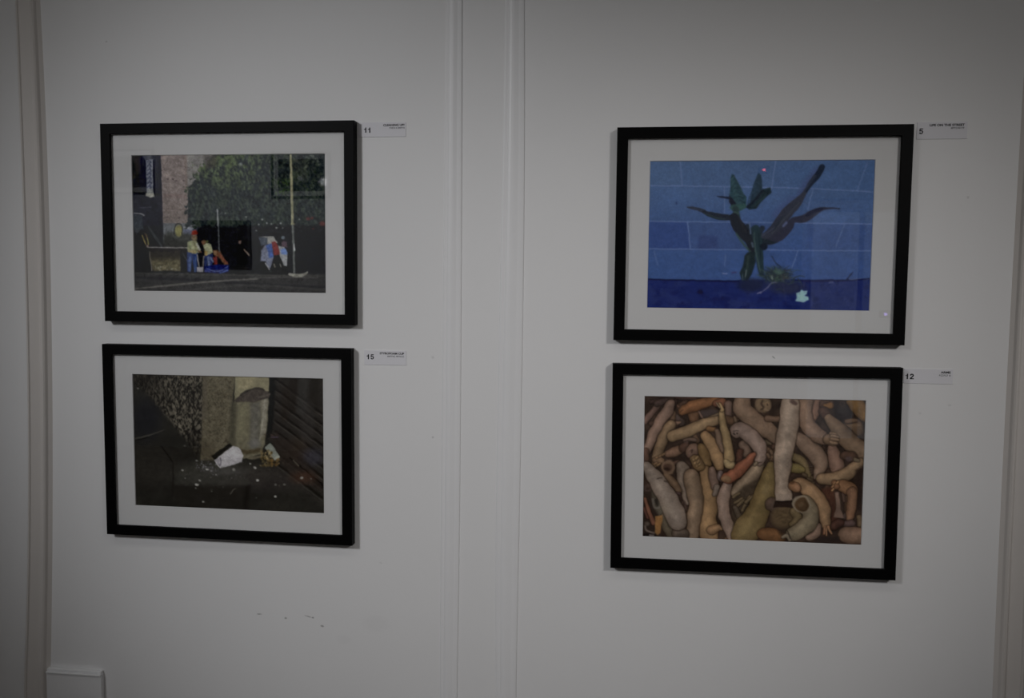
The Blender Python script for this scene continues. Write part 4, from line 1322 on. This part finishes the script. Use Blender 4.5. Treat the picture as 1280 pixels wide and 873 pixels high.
# ------------------------------------------------------------------ wall labels
def text_mesh(name, body, size, mat, parent, x, z, align, bold=0.0, y=-.0009, sx=1.0):
    cu = bpy.data.curves.new(name, 'FONT')
    cu.body = body
    cu.size = size
    cu.align_x = align
    cu.offset = bold
    cu.extrude = 0.00008
    cu.resolution_u = 4
    tmp = bpy.data.objects.new(name + '_outline', cu)
    COL.objects.link(tmp)
    dg = bpy.context.evaluated_depsgraph_get()
    me = bpy.data.meshes.new_from_object(tmp.evaluated_get(dg))
    COL.objects.unlink(tmp)
    bpy.data.objects.remove(tmp)
    me.name = name
    for v in me.vertices:
        v.co = Vector((x + v.co.x * sx, y - v.co.z, z + v.co.y))
    me.materials.clear()
    me.materials.append(mat)
    o = bpy.data.objects.new(name, me)
    COL.objects.link(o)
    o.parent = parent
    return o


def number_mesh(body, size, parent, x, z):
    """bold grotesque figures, each drawn as one outline"""
    glyph = {'1': [(.04, .50), (.16, .52), (.22, .60), (.24, .72), (.37, .72), (.37, 0), (.21, 0), (.21, .41), (.04, .41)],
             '2': [(.04, .48), (.19, .46), (.21, .54), (.27, .58), (.34, .56), (.36, .49), (.32, .42), (.12, .23), (.05, .13), (.03, 0), (.52, 0), (.52, .13),
                   (.25, .13), (.30, .19), (.44, .31), (.51, .42), (.52, .53), (.46, .65), (.36, .71), (.24, .72), (.12, .68), (.06, .60)],
             '5': [(.09, .71), (.49, .71), (.49, .58), (.20, .58), (.18, .46), (.27, .49), (.39, .47), (.48, .39), (.52, .27), (.49, .13), (.41, .03), (.28, -.01),
                   (.14, .01), (.06, .08), (.03, .19), (.19, .21), (.22, .14), (.28, .11), (.35, .15), (.37, .25), (.34, .34), (.27, .37), (.20, .35), (.18, .31), (.04, .33)]}
    bm = bmesh.new()
    cx = x
    for ch in body:
        pts = glyph[ch]
        lo = [bm.verts.new((cx + a * size, -.0009, z + b * size)) for a, b in pts]
        hi = [bm.verts.new((cx + a * size, -.00105, z + b * size)) for a, b in pts]
        k = len(pts)
        bm.faces.new(hi)
        for q in range(k):
            bm.faces.new((lo[q], lo[(q + 1) % k], hi[(q + 1) % k], hi[q]))
        cx += .57 * size
    return link_mesh('number', bm, M_INK, parent)


def scribble(parent, x1, z, words, h, seed):
    """the second printed line: letters too small to read, kept as a row of unequal short strokes"""
    r = np.random.default_rng(seed)
    bm = bmesh.new()
    x = x1
    for n in words[::-1]:
        for _ in range(n):
            w = h * r.uniform(.62, .85)
            kind = r.integers(0, 3)
            s = h * .17
            add_box(bm, x - w, x - w + s, -.00105, -.0009, z, z + h)
            if kind == 0:
                add_box(bm, x - s * 1.3, x - s * .3, -.00105, -.0009, z, z + h)
                add_box(bm, x - w, x - s * .3, -.00105, -.0009, z + h * .42, z + h * .58)
            elif kind == 1:
                add_box(bm, x - w, x - s * .5, -.00105, -.0009, z + h * .84, z + h)
                add_box(bm, x - w, x - s * .5, -.00105, -.0009, z, z + h * .16)
            else:
                add_box(bm, x - w, x - s * .5, -.00105, -.0009, z + h * .42, z + h * .58)
                add_box(bm, x - w, x - s * .5, -.00105, -.0009, z + h * .84, z + h)
            x -= w + h * .16
        x -= h * .45
    return link_mesh('artist_line', bm, M_INKG, parent)


LABELS = [('11', 'CLEANING UP?', (4, 1, 5), (448.0, 153.5), (507.5, 170.8), (454.8, 166.2), 507.0, 'white label numbered 11 beside the street workers photograph'),
          ('15', 'STYROFOAM CUP', (6, 6), (455.5, 438.0), (508.0, 457.0), (458.2, 449.2), 506.5, 'white label numbered 15 beside the dropped cup photograph'),
          ('5', 'LIFE ON THE STREET', (6, 2), (1146.5, 153.0), (1208.5, 173.5), (1148.3, 167.8), 1207.0, 'white label numbered 5 beside the blue wall photograph'),
          ('12', 'ARMS', (6, 1), (1130.0, 461.0), (1190.5, 480.5), (1131.0, 474.0), 1189.5, 'white label numbered 12 beside the doll arms photograph')]
for i, (num, title, words, tl, br, npos, rx, lab) in enumerate(LABELS):
    a, b = pix(*tl), pix(*br)
    c = (a + b) / 2
    w, h = b.x - a.x, a.z - b.z
    t = thing('wall_label', lab, 'label', (c.x, 0, c.z), 'numbered labels beside the pictures')
    bm = bmesh.new()
    add_box(bm, -w / 2, w / 2, -.0009, -.0001, -h / 2, h / 2)
    link_mesh('card', bm, M_CARD, t)
    n0 = pix(*npos)
    number_mesh(num, .0142, t, n0.x - c.x, n0.z - c.z)
    r0 = pix(rx - 1.2, tl[1])
    tw = {'11': 26.5, '15': 30.5, '5': 43.0, '12': 12.2}[num] * (w / (br[0] - tl[0]))
    o = text_mesh('title', title, .0056, M_INK, t, 0, 0, 'LEFT', .00022)
    xs = [v.co.x for v in o.data.vertices]
    k = tw / (max(xs) - min(xs))
    x1 = r0.x - c.x
    for v in o.data.vertices:
        v.co.x = x1 - (max(xs) - v.co.x) * k
        v.co.z += h / 2 - .0075
    scribble(t, x1, h / 2 - .0128, words, .0031, 5 + i)


# ------------------------------------------------------------------ behind the camera: what the glass mirrors, and the unseen lamp heads
def spot_head(lo, ai, k):  # unseen heads added to carry the spots
    lo, ai = Vector(lo), Vector(ai)
    d = (ai - lo).normalized()
    t = thing('track_spotlight', ['black ceiling spotlight aimed at the street and cup pictures', 'black ceiling spotlight aimed at the weed and arms pictures',
                                  'black ceiling spotlight aimed at the opposite wall, left half', 'black ceiling spotlight aimed at the opposite wall, middle'][k],
              'lamp', (0, 0, 0), 'ceiling spotlights behind the camera')
    bm = bmesh.new()
    add_tube(bm, lo - d * .17, lo - d * .03, .045, .05, 24)
    link_mesh('lamp_housing', bm, M_BLACK, t)
    bm = bmesh.new()
    add_tube(bm, lo - d * .10, (lo.x - d.x * .10, lo.y - d.y * .10, H - .02), .009, .009, 12)
    add_tube(bm, (lo.x - d.x * .10, lo.y - d.y * .10, H - .025), (lo.x - d.x * .10, lo.y - d.y * .10, H), .04, .04, 20)
    link_mesh('ceiling_stem', bm, M_BLACK, t)


for k, s in enumerate(SPOTS):
    spot_head(s[0], s[1], k)
for (x, z, key, lab) in ((-4.20, 2.46, 'street', 'black framed dim picture hung high on the opposite wall, left'), (-2.59, 2.42, 'cup', 'black framed dim picture hung high on the opposite wall, middle')):
    me, pw, ph = MESHES[key]
    framed_picture(lab, x, z, 0.0, pw, ph, me, 'framed pictures on the opposite wall', math.pi, YB)


def indicator(label, px, py, col, power, r):
    v = pix(px, py, -2 * .0148 - (YB + .03))       # its mirror image lies straight behind the glass
    t = thing('indicator_lamp', label, 'light', (v.x, YB, v.z), 'indicator lamps on the opposite wall')
    bm = bmesh.new()
    add_box(bm, -.045, .045, 0, .022, -.03, .03, .004)
    link_mesh('housing', bm, M_BLACK, t)
    bm = bmesh.new()
    bmesh.ops.create_uvsphere(bm, u_segments=16, v_segments=8, radius=r)
    for w in bm.verts:
        w.co = Vector((w.co.x, .022 + max(w.co.y, -.002), w.co.z))
    link_mesh('lens', bm, mat_plain('lit_lens', col, .4, .2, power), t, True)


indicator('small red lamp mirrored in the top of the blue wall photograph', 955.3, 212.3, (1.0, .16, .22), 6.0, .013)
indicator('small violet lamp mirrored low in the mount beside the blue wall photograph', 1107.5, 393.0, (.42, .30, 1.0), 6.0, .013)

# a switched-off screen on the opposite wall
t = thing('wall_screen', 'switched-off black screen mirrored in the glass over the street workers', 'screen', (-3.31, YB, 1.825))
bm = bmesh.new()
add_box(bm, -.26, .26, .012, .05, -.205, .205, .006)
link_mesh('casing', bm, M_BLACK, t)
bm = bmesh.new()
add_box(bm, -.245, .245, .0495, .0515, -.185, .190)
link_mesh('panel', bm, mat_plain('dark_screen_glass', (.006, .006, .007), .25, .3), t)
bm = bmesh.new()
add_box(bm, -.10, .10, 0, .014, -.10, .10)
link_mesh('wall_bracket', bm, M_BLACK, t)
